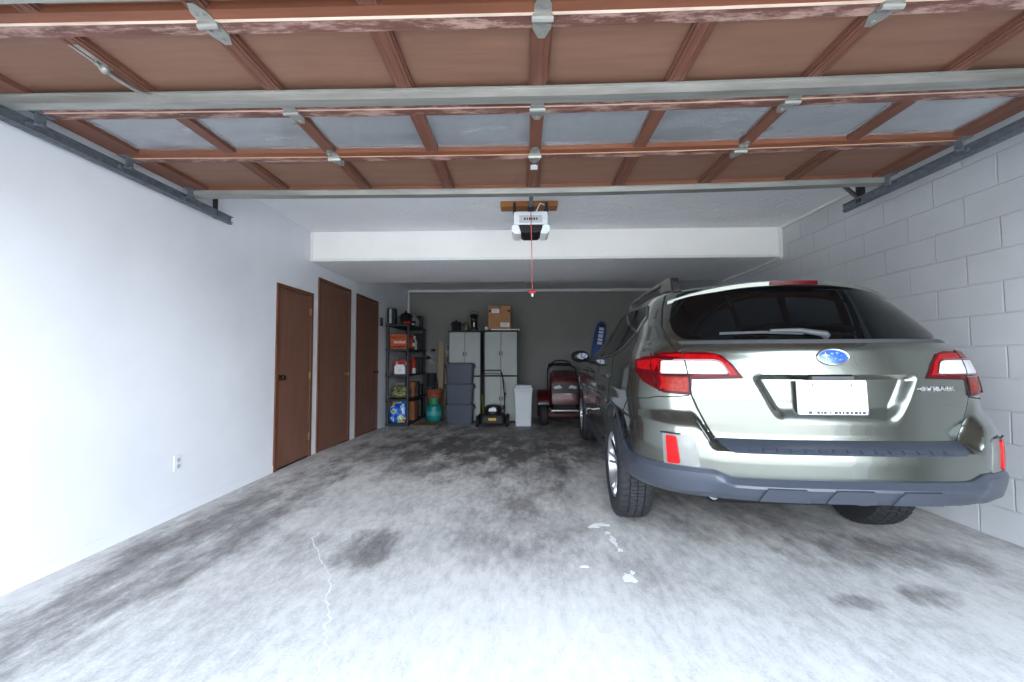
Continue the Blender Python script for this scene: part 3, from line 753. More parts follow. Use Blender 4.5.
    # ---- tail lights (one each side of the tailgate seam, read as one lamp)
    for sgn in (-1, 1):
        X = lambda x, z: (sx(sgn*x, z), z)
        Y = lambda y, z: (sy(y, z, sgn), z)
        outer = [X(.415, 1.036), X(.455, 1.10), X(.50, 1.148), X(.56, 1.162), X(.68, 1.166), X(.78, 1.160), Y(-.80, 1.150), Y(-.70, 1.140), Y(-.645, 1.124), Y(-.675, 1.07), Y(-.75, 1.01), Y(-.84, .966), X(.76, .956), X(.648, .950), X(.640, 1.028), X(.52, 1.033)]
        m = MB(); poly_patch(m, outer, .012, .012); tl_ = m.build('tail_light', REDL, r, smooth=35)
        band = [X(.44, 1.050), X(.475, 1.11), X(.52, 1.146), X(.68, 1.152), X(.76, 1.146), Y(-.86, 1.135), Y(-.83, 1.06), Y(-.87, .985), X(.775, .970), X(.765, 1.0), X(.775, 1.125), X(.52, 1.125), X(.475, 1.06), X(.63, 1.050), X(.63, 1.043)]
        m = MB(); poly_patch(m, band, .0145, .004); m.build('red_light_band', REDB, tl_, smooth=35)
        m = MB(); poly_patch(m, [Y(-.80, 1.13), Y(-.675, 1.118), Y(-.70, 1.078), Y(-.80, 1.068)], .0145, .004); m.build('side_marker', REDB, tl_, smooth=35)
        m = MB(); poly_patch(m, rnd_poly([X(.478, 1.057), X(.505, 1.108), X(.53, 1.118), X(.755, 1.118), X(.765, 1.052)], .012), .0152, .005); m.build('reverse_lens', CLEARL, tl_, smooth=35)
        m = MB(); poly_patch(m, rnd_poly([X(.655, .962), X(.65, 1.035), X(.755, 1.035), X(.755, .966)], .008), .0148, .004); m.build('turn_lens', AMBER, tl_, smooth=35)
        m = MB(); q = rnd_poly([X(.470, 1.052), X(.500, 1.112), X(.53, 1.123), X(.760, 1.123), X(.772, 1.046)], .012); line_on(m, q+[q[0]], .0035, .0152)
        line_on(m, [X(.79, 1.158), X(.80, 1.10), X(.79, 1.0), X(.775, .960)], .004, .0145); line_on(m, [X(.645, 1.040), X(.77, 1.040)], .003, .015); m.build('lens_divider', REDD, tl_)
        m = MB(); line_on(m, [X(.646, .95), X(.652, 1.05), X(.658, 1.165)], .0035, .0145); m.build('lamp_seam', BLACKM, tl_)
        m = MB(); line_on(m, outer+[outer[0]], .0035, .006); m.build('lamp_seal', BLACKM, tl_)

    # ---- rear bumper dress
    cw = [sy(-.445, .5, -1)]
    L = abs(cw[0]); N = 120
    def ctop(s):
        a = abs(S0(s, .55).x); y = S0(s, .55).y
        if y > -.62: return .60+.05*max(0, (y+.62)/.22)
        return float(np.interp(a, [0, .515, .585, .70, .95], [.578, .578, .606, .606, .598]))
    def cbot(s):
        a = abs(S0(s, .5).x); y = S0(s, .5).y
        b = float(np.interp(a, [0, .53, .575, .70, .85, .95], [.492, .492, .447, .438, .436, .44]))
        return b+(.0 if y < -.66 else .25*(y+.66))
    m = MB(); rows = []
    for i in range(9):
        rows.append([(-L+2*L*j/N, cbot(-L+2*L*j/N)+(ctop(-L+2*L*j/N)-cbot(-L+2*L*j/N))*i/8) for j in range(N+1)])
    def led(p, s, z):
        t = ctop(s)-z; q = max(0., min(1., (.60-abs(p.x))/.07)); h = .020+.020*q; return (h-.30*q*(t-.026)) if t > .026 else .002+(h-.002)*max(0, t/.026)
    shell_patch(m, rows, .006, .02, 0, led); m.build('bumper_cladding', CLAD, r, smooth=30)
    for x in (-.30, -.02, .26):
        m = MB(); z0, z1 = .500, .552; rows = []
        for i in range(3):
            z = z0+(z1-z0)*i/2; hw = .105-.028*i/2
            rows.append([(sx(x-hw+2*hw*j/8, z), z) for j in range(9)])
        shell_patch(m, rows, .014, .022, 0, led); m.build('cladding_pad', CLAD, r, smooth=30)
    # step pad on the bumper top
    m = MB(); n = 49; rows = []
    for z, hw in [(.688, .50), (.700, .525), (.714, .54), (.735, .548)]:
        rows.append([(sx(hw*(-1+2*j/(n-1)), z), z) for j in range(n)])
    shell_patch(m, rows, .008, .01); sp_ = m.build('step_pad', CLAD, r, smooth=25)
    for j in range(15):
        m = MB(); x = -.42+.06*j; rows = [[(sx(x-.018+.036*k/2, z), z) for k in range(3)] for z in (.694, .704)]; shell_patch(m, rows, .013, .008); m.build('grip_rib', CLAD, sp_)
    for sgn in (-1, 1):
        X = lambda x, z: (sx(sgn*x, z), z)
        m = MB(); poly_patch(m, rnd_poly([X(.790, .758), X(.665, .755), X(.640, .605), X(.786, .60)], .018), .004, .006); hb = m.build('reflector_housing', GREYP if 0 else simple('grey_insert', (122, 124, 120), .4, .4), r, smooth=30)
        m = MB(); poly_patch(m, rnd_poly([X(.774, .746), X(.735, .746), X(.722, .614), X(.770, .610)], .010), .013, .012); m.build('rear_reflector', simple('reflector_red', (176, 22, 24), .2, spec=.15, var=.15, scale=80), hb, smooth=30)
        m = MB(); line_on(m, rnd_poly([X(.805, .765), X(.775, .765), X(.770, .598), X(.80, .588)], .012)+[X(.805, .765)], .005, .006) if 0 else line_on(m, [X(.792, .758), X(.72, .757)], .004, .012); m.build('reflector_brow', BLACKM, hb)
        # tailgate-to-bumper corner seam and bumper-to-quarter seam
        m = MB(); line_on(m, [X(.655, .945), X(.72, .935), X(.80, .93), (sy(-.80, .92, sgn), .92), (sy(-.62, .90, sgn), .90), (sy(-.44, .80, sgn), .80), (sy(-.41, .66, sgn), .66)], .003, .0005); m.build('bumper_seam', BLACKM, r)
    for x, rr in ((-.56, .03), (.56, .03)):
        m = MB(); m.tube([(x, -.70, .46), (x, -.965, .458)], rr*.8, 16); m.build('exhaust_tip', GALVD, r, smooth=40)
    m = MB(); m.tube([(.10, -.72, .44), (.10, -.98, .44), (.14, -.98, .44), (.14, -.72, .44)], .012, 8); m.build('tow_loop', GREYT, r, smooth=40)

    # ---- flank dress
    for sgn in (-1, 1):
        for wy in (0, 2.745):
            m = MB(); rows = []
            for rr in (.436, .446, .456):
                row = []
                for i in range(41):
                    a = .12+(PI-.24)*i/40; z = WZ+rr*math.sin(a); row.append((sy(wy+rr*math.cos(a), max(z, .23), sgn), max(z, .23)))
                rows.append(row)
            shell_patch(m, rows, .004, .012); m.build('arch_trim', CLAD, r, smooth=30)
        m = MB(); rows = [[(sy(.45+1.85*j/30, z, sgn), z) for j in range(31)] for z in (.24, .30, .36, .40)]
        shell_patch(m, rows, .014, .02); m.build('sill_cladding', CLAD, r, smooth=30)
        Yz = lambda y, z: (sy(y, z, sgn), z)
        # windows: front door, rear door, quarter light
        wins = [('side_window', [Yz(1.62, 1.135), Yz(1.05, 1.495), Yz(.72, 1.510), Yz(.80, 1.150)]),
                ('side_window', [Yz(.72, 1.150), Yz(.66, 1.510), Yz(.06, 1.500), Yz(-.02, 1.42), Yz(.10, 1.180)]),
                ('quarter_window', [Yz(.03, 1.195), Yz(-.07, 1.42), Yz(-.01, 1.495), Yz(-.25, 1.475), Yz(-.36, 1.395), Yz(-.33, 1.32), Yz(-.12, 1.22)])]
        for nm, p in wins:
            m = MB(); poly_patch(m, rnd_poly(p, .03, 3), .006, .008, .06); m.build(nm, CGLASS, r, smooth=30)
        m = MB(); line_on(m, [Yz(1.62, 1.122), Yz(.8, 1.138), Yz(.1, 1.165), Yz(-.12, 1.205), Yz(-.35, 1.31), Yz(-.38, 1.40), Yz(-.26, 1.487), Yz(.4, 1.515), Yz(.9, 1.512)], .008, .006); m.build('window_trim', GREYT, r)
        m = MB(); line_on(m, [Yz(.78, 1.14), Yz(.76, .75), Yz(.76, .40)], .003, 0); m.build('door_seam', BLACKM, r)
        m = MB(); line_on(m, [Yz(1.78, 1.08), Yz(1.84, .7), Yz(1.80, .40)], .003, 0); m.build('door_seam', BLACKM, r)
        m = MB(); line_on(m, [Yz(.10, 1.16), Yz(.0, 1.05), Yz(.16, .86), Yz(.40, .62), Yz(.46, .42)], .003, 0); m.build('door_seam', BLACKM, r)
        for y in (.12, 1.02):
            m = MB(); q = [S(sy(y+.24*k/6, 1.0, sgn), 1.0, .004+.032*math.sin(PI*k/6)**.5) for k in range(7)]; m.tube(q, .012, 8); m.build('door_handle', PAINT, r, smooth=50)
        # mirror
        m = MB(); M = Matrix.Translation((sgn*1.0, 1.70, 1.16)); m.ball((sgn*1.0, 1.715, 1.16), (.105, .085, .072), 18); m.tube([(sgn*.86, 1.74, 1.11), (sgn*.95, 1.73, 1.13)], .028, 8); mr = m.build('wing_mirror', BLACK, r, smooth=60)
        m = MB(); m.prism([(sgn*1.0+.06*math.cos(a)-sgn*.02, 1.165+.035*math.sin(a)) for a in [2*PI*i/24 for i in range(24)]], 1.622, 1.650, 'y'); m.build('mirror_glass', simple('mirror_glass', (60, 64, 70), .05, 1.), mr)
        # roof rail: raised bar with a foot at each end
        x = -.535 if sgn < 0 else .515; yo = 0 if sgn < 0 else .22
        rp = [(x, -.33+yo, 1.60), (x, -.30+yo, 1.662), (x, -.20+yo, 1.676), (x, .4, 1.684), (x, 1.0, 1.672), (x, 1.12, 1.63), (x, 1.15, 1.58)]
        m = MB(); m.sweep(rp, [(-.020, -.012), (.020, -.012), (.014, .012), (-.014, .012)], up=(1, 0, 0) if 0 else (0, .001, 1)); 
        m.prism([(-.34+yo, 1.585), (-.20+yo, 1.600), (-.02+yo, 1.612), (-.10+yo, 1.668), (-.30+yo, 1.668)], x-.020, x+.020, 'x'); m.prism([(.90, 1.60), (1.15, 1.575), (1.12, 1.66), (1.02, 1.668)], x-.018, x+.018, 'x')
        rl = m.build('roof_rail', simple('rail_silver', (138, 138, 132), .4, .5), r, smooth=30)
        m = MB(); m.prism([(-.375+yo, 1.575), (-.335+yo, 1.585), (-.30+yo, 1.676), (-.325+yo, 1.670), (-.355+yo, 1.64)], x-.026, x+.026, 'x'); m.build('rail_end_cap', BLACK, rl, bevel=.006)
        # headlamp
        m = MB(); poly_patch(m, rnd_poly([Yz(3.05, .90), Yz(3.45, .83), (sy(3.45, .83, sgn)+sgn*.25, .80), (sy(3.45, .72, sgn)+sgn*.22, .70), Yz(3.2, .72)], .03), .006, .006); m.build('headlight', CLEARL, r, smooth=30)
    # front: windscreen, grille, bumper
    fs_ = lambda z: plan(z)[1][-1]
    m = MB(); rows = []
    for i in range(13):
        z = 1.12+(1.52-1.12)*i/12; e = fs_(z); hw = .70-.14*i/12; rows.append([(e-hw+hw*j/6, z) for j in range(6)]+[(e-.004, z)])
    shell_patch(m, rows, .006, .006)
    rows2 = [[(-s, z) for s, z in reversed(q)] for q in rows]; shell_patch(m, rows2, .006, .006); m.build('windscreen', CGLASS, r, smooth=40)
    m = MB()
    for sgn in (-1, 1):
        rows = [[(sgn*(fs_(z)-.42+.416*j/8), z) for j in range(9)] for z in (.62, .68, .74, .80)]; shell_patch(m, rows, .008, .01)
        rows = [[(sgn*(fs_(z)-.85+.846*j/8), z) for j in range(9)] for z in (.30, .38, .46)]; shell_patch(m, rows, .008, .01)
    m.build('grille', BLACK, r)

    # ---- wheels
    def wheel(x, y, sgn):
        M = Matrix.Translation((x, y, WZ)) @ Matrix.Rotation(sgn*PI/2, 4, 'Y')     # local +z points outboard
        m = MB(); R1 = .225
        m.lathe([(.215, -.09), (R1-.012, -.07), (R1-.03, 0), (R1-.012, .07), (R1+.004, .095), (R1+.008, .102), (R1, .106), (R1-.012, .100), (R1-.02, .07), (R1-.05, .02), (.215, -.06)], 48, M)
        m.lathe([(.0001, .060), (.028, .062), (.034, .056), (.06, .050), (.066, .02), (.05, .0)], 24, M)
        for k in range(5):
            for d in (-.17, .17):
                a0 = 2*PI*k/5+.3; a1 = a0+d
                p0 = Vector((.045*math.cos(a0+d*.9), .045*math.sin(a0+d*.9), .050)); p1 = Vector((.212*math.cos(a1), .212*math.sin(a1), .088))
                t = (p1-p0).normalized(); sd = t.cross(Vector((0, 0, 1))).normalized(); nn = sd.cross(t)
                vs_ = []
                for p, w in ((p0, .016), (p0.lerp(p1, .5)+nn*-.004, .0125), (p1, .0155)):
                    vs_ += [M @ (p+sd*w), M @ (p+sd*w*.7+nn*.010), M @ (p-sd*w*.7+nn*.010), M @ (p-sd*w), M @ (p-sd*w*.8-nn*.03), M @ (p+sd*w*.8-nn*.03)]
                fs = [(i*6+j, i*6+(j+1) % 6, i*6+6+(j+1) % 6, i*6+6+j) for i in range(2) for j in range(6)]+[(0, 1, 2, 3, 4, 5), (17, 16, 15, 14, 13, 12)]
                m.add(vs_, fs)
        w = m.build('wheel', ALLOY, r, smooth=35)
        m = MB(); m.lathe([(.0001, -.02), (.15, -.02), (.16, -.03), (.0001, -.03)], 32, M); m.build('brake_disc', GALVD, w, smooth=40)
        # tyre with tread blocks
        prof = [(.222, -.098), (.245, -.112), (.295, -.116), (.335, -.108), (.352, -.094), (.3585, -.074), (.3605, -.052), (.353, -.050), (.353, -.046), (.3615, -.044), (.362, -.004), (.354, -.003), (.354, .003), (.362, .004), (.3615, .044), (.353, .046), (.353, .050), (.3605, .052), (.3585, .074), (.352, .094), (.335, .108), (.295, .116), (.245, .112), (.222, .098)]
        n = 180; vs_ = []; 
        for q, z in prof:
            for k in range(n):
                cut_ = (k + int(abs(z)*60)) % 4 == 0
                rr = q-(.010 if (cut_ and q > .350) else 0); a = 2*PI*k/n; vs_.append(M @ Vector((rr*math.cos(a), rr*math.sin(a), z)))
        fs = [(i*n+k, i*n+(k+1) % n, (i+1)*n+(k+1) % n, (i+1)*n+k) for i in range(len(prof)-1) for k in range(n)]
        m = MB(); m.add(vs_, fs); m.build('tyre', RUBBER, w, smooth=25)
    for y in (0, 2.745):
        wheel(-.80, y, -1); wheel(.80, y, 1)
build_car()

# ------------------------------------------------------------------ stored things at the back of the garage
SHELFP = simple('dark_resin_shelf', (40, 46, 53), .55, var=.08)
DARKG = simple('charcoal_plastic', (44, 46, 50), .5)
def build_shelving():
    x0, x1, y0, y1 = -2.50, -2.07, 7.34, 8.60; zb = fz(7.4)-.005
    cx, cy = (x0+x1)/2, (y0+y1)/2
    t = thing('shelving_unit', 'dark five-tier resin shelving unit standing beyond farthest brown door', 'shelves', (cx, cy, zb))
    lv = [.06, .49, .945, 1.40, 1.855]
    for i, z in enumerate(lv):
        m = MB(); a, b = (x1-x0)/2, (y1-y0)/2
        m.box(-a, a, -b, -b+.025, z-.035, z); m.box(-a, a, b-.025, b, z-.035, z); m.box(-a, -a+.025, -b, b, z-.035, z); m.box(a-.025, a, -b, b, z-.035, z)
        m.box(-a, a, -b, b, z-.012, z-.002)
        m.build('shelf', SHELFP, t, bevel=.004)
    for sx_ in (-1, 1):
        for sy_ in (-1, 1):
            px, py = sx_*((x1-x0)/2-.03), sy_*((y1-y0)/2-.03); m = MB()
            m.lathe([(.028, 0), (.026, .02), (.026, lv[0]-.035)], 12, Matrix.Translation((px, py, 0)))
            for a, b in zip(lv, lv[1:]): m.lathe([(.030, a-.002), (.025, a+.03), (.025, b-.07), (.030, b-.035)], 12, Matrix.Translation((px, py, 0)))
            m.build('post', DARKG, t, smooth=40)
    Z = [zb+z for z in lv]
    T = lambda n, lab, cat, x, y, z, rz=0: thing(n, lab, cat, (x, y, z+.001), rz, 'goods stored on the dark shelving unit')
    # top tier
    o = T('tower_speaker', 'black and silver upright box on top tier of the shelving, next to the left wall', 'speaker', -2.425, 7.46, Z[4])
    m = MB(); m.box(-.07, .07, -.08, .08, 0, .30); m.build('cabinet', BLACK, o, bevel=.008)
    m = MB(); m.box(-.03, .012, -.0835, -.08, .02, .285); m.build('silver_strip', simple('satin_silver', (190, 196, 204), .35, .4), o, bevel=.002)
    o = T('stock_pot', 'black round pot with side handles on top tier of shelving', 'pot', -2.225, 7.66, Z[4])
    m = MB(); m.lathe([(.085, 0), (.1, .015), (.105, .19), (.112, .20), (.10, .205), (.06, .235), (.02, .245), (.018, .275), (.0001, .285)], 24); m.build('pot', BLACKM, o, smooth=40)
    for s in (-1, 1):
        m = MB(); m.tube([(s*.104, -.03, .16), (s*.135, -.02, .165), (s*.135, .02, .165), (s*.104, .03, .16)], .008, 8); m.build('handle', BLACK, o, smooth=60)
    o = T('sport_helmet', 'grey helmet with dark visor on top tier of shelving', 'helmet', -2.17, 7.94, Z[4])
    m = MB(); m.lathe([(.13, .0), (.14, .06), (.13, .13), (.09, .19), (.04, .215), (.0001, .22)], 22, Matrix.Diagonal((.92, 1.1, 1, 1))); m.build('shell', simple('helmet_grey', (122, 128, 136), .3, coat=.6), o, smooth=60)
    m = MB(); m.prism([(-.10, .05), (.10, .05), (.085, .10), (-.085, .10)], -.156, -.12, 'y'); m.build('visor', BLACK, o, bevel=.01)
    o = T('red_flashlight', 'red torch lying at the edge of shelving top tier', 'torch', -2.15, 7.44, Z[4], .2)
    M = Matrix.Translation((0, 0, .036)) @ Matrix.Rotation(PI/2, 4, 'Y')
    m = MB(); m.lathe([(.018, -.09), (.020, -.08), (.020, .05), (.034, .075), (.034, .10)], 16, M @ Matrix.Diagonal((.9, .9, .62, 1))); m.build('barrel', simple('torch_red', (196, 34, 26), .4), o, smooth=40)
    m = MB(); m.lathe([(.030, .0621), (.0001, .0625)], 16, M); m.build('lens', GREYP, o)
    # second tier down
    o = T('milk_crate', 'orange crate with white lettering on second tier from top of shelving', 'crate', -2.275, 7.565, Z[3])
    OR = simple('crate_orange', (206, 92, 40), .5, var=.08); m = MB()
    a, b, h = .155, .14, .27
    for s in (-1, 1):
        m.box(-a, a, s*b-.006, s*b+.006, 0, .03); m.box(-a, a, s*b-.006, s*b+.006, h-.05, h); m.box(-a, a, s*b-.006, s*b+.006, .06, .20)
        m.box(s*a-.006, s*a+.006, -b, b, 0, .03); m.box(s*a-.006, s*a+.006, -b, b, h-.05, h); m.box(s*a-.006, s*a+.006, -b, b, .09, .15)
        for q in (-1, -.5, 0, .5, 1): m.box(q*a-.008, q*a+.008, s*b-.006, s*b+.006, 0, h); m.box(s*a-.006, s*a+.006, q*b-.008, q*b+.008, 0, h)
    m.box(-a, a, -b, b, 0, .008); m.build('crate', OR, o)
    m = MB(); x = -.10
    for w, hh in [(.03, .05), (.025, .04), (.03, .045), (.022, .05), (.034, .04), (.02, .05)]:
        m.box(x, x+w, -b-.0085, -b-.006, .105, .105+hh); x += w+.010
    m.build('lettering', simple('crate_lettering', (240, 214, 196), .6), o)
    o = T('spray_bottle', 'dark red bottle with white band behind the orange crate', 'bottle', -2.13, 7.78, Z[3])
    m = MB(); m.lathe([(.04, 0), (.042, .02), (.042, .17), (.018, .21), (.016, .235)], 18); m.build('bottle', simple('bottle_red', (150, 26, 34), .35), o, smooth=40)
    m = MB(); m.lathe([(.0428, .06), (.0428, .13)], 18); m.build('label_band', WHITEP, o); m = MB(); m.lathe([(.020, .235), (.020, .265), (.0001, .268)], 14); m.build('cap', BLACK, o, smooth=40)
    o = T('cleaner_bottle', 'pale green and white bottle on second tier, farther than the dark red bottle', 'bottle', -2.13, 7.91, Z[3])
    m = MB(); m.lathe([(.05, 0), (.052, .02), (.05, .16), (.02, .22), (.018, .24)], 18); m.build('bottle', simple('bottle_mint', (176, 206, 190), .35), o, smooth=40)
    m = MB(); m.lathe([(.022, .24), (.022, .27), (.0001, .272)], 14); m.build('cap', WHITEP, o, smooth=40)
    # middle tier
    o = T('tool_box', 'red tool box with handle on middle tier of shelving', 'tool box', -2.25, 7.58, Z[2])
    RD = simple('tool_red', (176, 40, 34), .4, var=.1); m = MB(); m.box(-.15, .15, -.10, .10, 0, .20); m.build('box', RD, o, bevel=.01)
    m = MB(); m.prism([(-.15, .20), (.15, .20), (.13, .25), (-.13, .25)], -.10, .10, 'y'); m.build('lid', RD, o, bevel=.008)
    m = MB(); m.tube([(-.07, 0, .25), (-.07, 0, .29), (.07, 0, .29), (.07, 0, .25)], .009, 8); m.build('handle', BLACK, o, smooth=50)
    for x in (-.09, .09):
        m = MB(); m.box(x-.015, x+.015, -.106, -.10, .17, .22); m.build('latch', CHROME, o)
    o = T('white_carton', 'small white carton in front of the red tool box', 'carton', -2.25, 7.415, Z[2])
    m = MB(); m.box(-.095, .095, -.05, .05, 0, .14); m.build('carton', WHITEP, o, bevel=.003)
    m = MB(); m.prism([(-.095, .14), (.095, .14), (.055, .175), (-.055, .175)], -.05, .05, 'y'); m.build('gable_top', WHITEP, o)
    m = MB(); m.tube([(.02*math.cos(a), -.0515, .07+.02*math.sin(a)) for a in [2*PI*i/16 for i in range(16)]], .003, 5, closed=True); m.build('printed_ring', simple('print_grey', (150, 154, 160), .6), o)
    o = T('red_oil_can', 'red can with white base on middle tier, beyond the red tool box', 'can', -2.13, 7.82, Z[2])
    m = MB(); m.lathe([(.055, .10), (.055, .24), (.03, .275), (.022, .285), (.022, .31), (.0001, .312)], 18); m.build('can', RD, o, smooth=40); m = MB(); m.lathe([(.0555, 0), (.0555, .10)], 18); m.build('white_base', WHITEP, o, smooth=40)
    # fourth tier
    o = T('duffel_bag', 'olive green camouflage bag on second tier from floor', 'bag', -2.265, 7.53, Z[1])
    cm = NT('camouflage_cloth'); f = cm.noise(cm.coords(), 16, 2); cm.l(cm.ramp(f, [(.36, lin((52, 58, 36))), (.46, lin((104, 112, 70))), (.55, lin((150, 150, 106))), (.62, lin((84, 78, 50)))]), cm.b.inputs['Base Color']); cm.set(rough=.85)
    m = MB(); M = Matrix.Translation((0, 0, .12)) @ Matrix.Rotation(PI/2, 4, 'Y'); m.lathe([(.0001, -.17), (.08, -.165), (.115, -.14), (.125, -.05), (.12, .05), (.115, .14), (.08, .165), (.0001, .17)], 20, M @ Matrix.Diagonal((.95, 1.0, 1, 1))); m.build('body', cm.m, o, smooth=60)
    m = MB(); m.tube([(-.08, -.10, .19), (-.07, -.06, .27), (.07, -.06, .28), (.08, -.10, .19)], .010, 8); m.build('carry_handle', simple('bag_strap', (150, 152, 120), .8), o, smooth=60)
    m = MB(); m.tube([(-.11, -.118, .10), (-.03, -.125, .07), (.06, -.125, .075), (.11, -.118, .11)], .007, 6); m.build('piping', simple('bag_piping', (196, 150, 92), .8), o)
    BR = simple('kraft_brown', (150, 92, 60), .8, var=.1)
    o = T('flower_pot', 'tall terracotta pot on second tier from floor, past the camouflage bag', 'flower pot', -2.14, 7.80, Z[1])
    m = MB(); m.lathe([(.05, 0), (.068, .24), (.076, .24), (.078, .285), (.066, .285), (.06, .25)], 20); m.build('pot', BR, o, smooth=40)
    # bottom tier
    o = T('printed_sack', 'blue plastic sack with green, white and red print on bottom tier of shelving', 'sack', -2.285, 7.49, Z[0])
    pr = NT('printed_sack_film'); v = pr.coords(); f = pr.noise(v, 9, 1); pr.l(pr.ramp(f, [(.36, lin((20, 60, 150))), (.47, lin((36, 104, 206))), (.53, lin((70, 150, 230))), (.565, lin((232, 236, 240))), (.60, lin((150, 206, 60))), (.67, lin((200, 40, 60)))]), pr.b.inputs['Base Color']); pr.set(rough=.3, coat=.3)
    m = MB(); rows = []
    for z, w, d in [(0, .15, .085), (.03, .168, .105), (.14, .175, .115), (.25, .165, .10), (.33, .14, .07), (.375, .13, .025), (.39, .135, .012)]:
        rows.append([(w*math.copysign(abs(math.cos(a))**.6, math.cos(a)), d*math.copysign(abs(math.sin(a))**.6, math.sin(a)), z) for a in [2*PI*i/28 for i in range(28)]])
    n = 28; m.add([v_ for q in rows for v_ in q], [(i*n+k, i*n+(k+1) % n, (i+1)*n+(k+1) % n, (i+1)*n+k) for i in range(len(rows)-1) for k in range(n)]+[tuple(range(n))[::-1], tuple((len(rows)-1)*n+k for k in range(n))]); tag_ = m.build('sack', pr.m, o, smooth=60)
    o = T('brown_carton', 'plain brown carton on bottom tier of shelving behind blue sack', 'carton', -2.16, 7.84, Z[0])
    m = MB(); m.box(-.085, .085, -.12, .12, 0, .36); m.build('carton', BR, o, bevel=.003)
    m = MB(); m.box(-.02, .02, -.1205, .1205, .3602, .3612); m.build('tape', simple('tape_tan', (186, 150, 110), .3), o)
    o = T('black_tool_case', 'black case standing on bottom tier of shelving beyond brown carton', 'case', -2.19, 8.06, Z[0])
    m = MB(); m.box(-.08, .08, -.09, .09, 0, .30); m.build('case', DARKG, o, bevel=.012); m = MB(); m.tube([(0, -.05, .30), (0, -.05, .335), (0, .05, .335), (0, .05, .30)], .009, 8); m.build('handle', BLACK, o, smooth=50)
    for y, tier, w, h, lab in [(8.08, 3, .075, .24, 'black box on second tier from top beyond pale green bottle'), (8.06, 2, .08, .20, 'charcoal box on middle tier beyond the red can'), (8.07, 1, .08, .26, 'dark box on second tier from floor beyond tall terracotta pot')] + [(8.36, 3, .09, .31, 'tall black tub beyond the black box on second tier from top of shelving'), (8.34, 2, .09, .29, 'tall dark tub beyond the charcoal box on middle tier of shelving'), (8.36, 1, .09, .19, 'low dark tub beyond dark box on second tier from floor'), (8.36, 0, .10, .33, 'dark tub beyond the black case on bottom tier of shelving'), (8.33, 4, .10, .22, 'dark tub at far end of the shelving top tier')]:
        o = T('storage_box', lab, 'box', -2.16, y, Z[tier]); m = MB(); m.box(-.08, .08, -w, w, 0, h); m.build('box', DARKG, o, bevel=.008); m = MB(); m.box(-.086, .086, -w-.006, w+.006, h, h+.025); m.build('lid', BLACK, o, bevel=.006)
    o = T('power_drill', 'black and grey cordless drill behind grey helmet on top tier of shelving', 'drill', -2.41, 8.05, Z[4])
    m = MB(); M = Matrix.Translation((0, 0, .17)) @ Matrix.Rotation(PI/2, 4, 'X'); m.lathe([(.03, -.10), (.036, -.08), (.036, .04), (.026, .07), (.018, .11), (.006, .13)], 14, M); m.prism([(-.03, .0), (.03, .0), (.022, .15), (-.014, .15)], -.02, .02, 'x', 0, Matrix.Translation((0, .05, .0))); m.build('body', GREYT, o, smooth=40)
    m = MB(); m.box(-.035, .035, .0, .10, 0, .045); m.build('battery', BLACK, o, bevel=.006)
build_shelving()

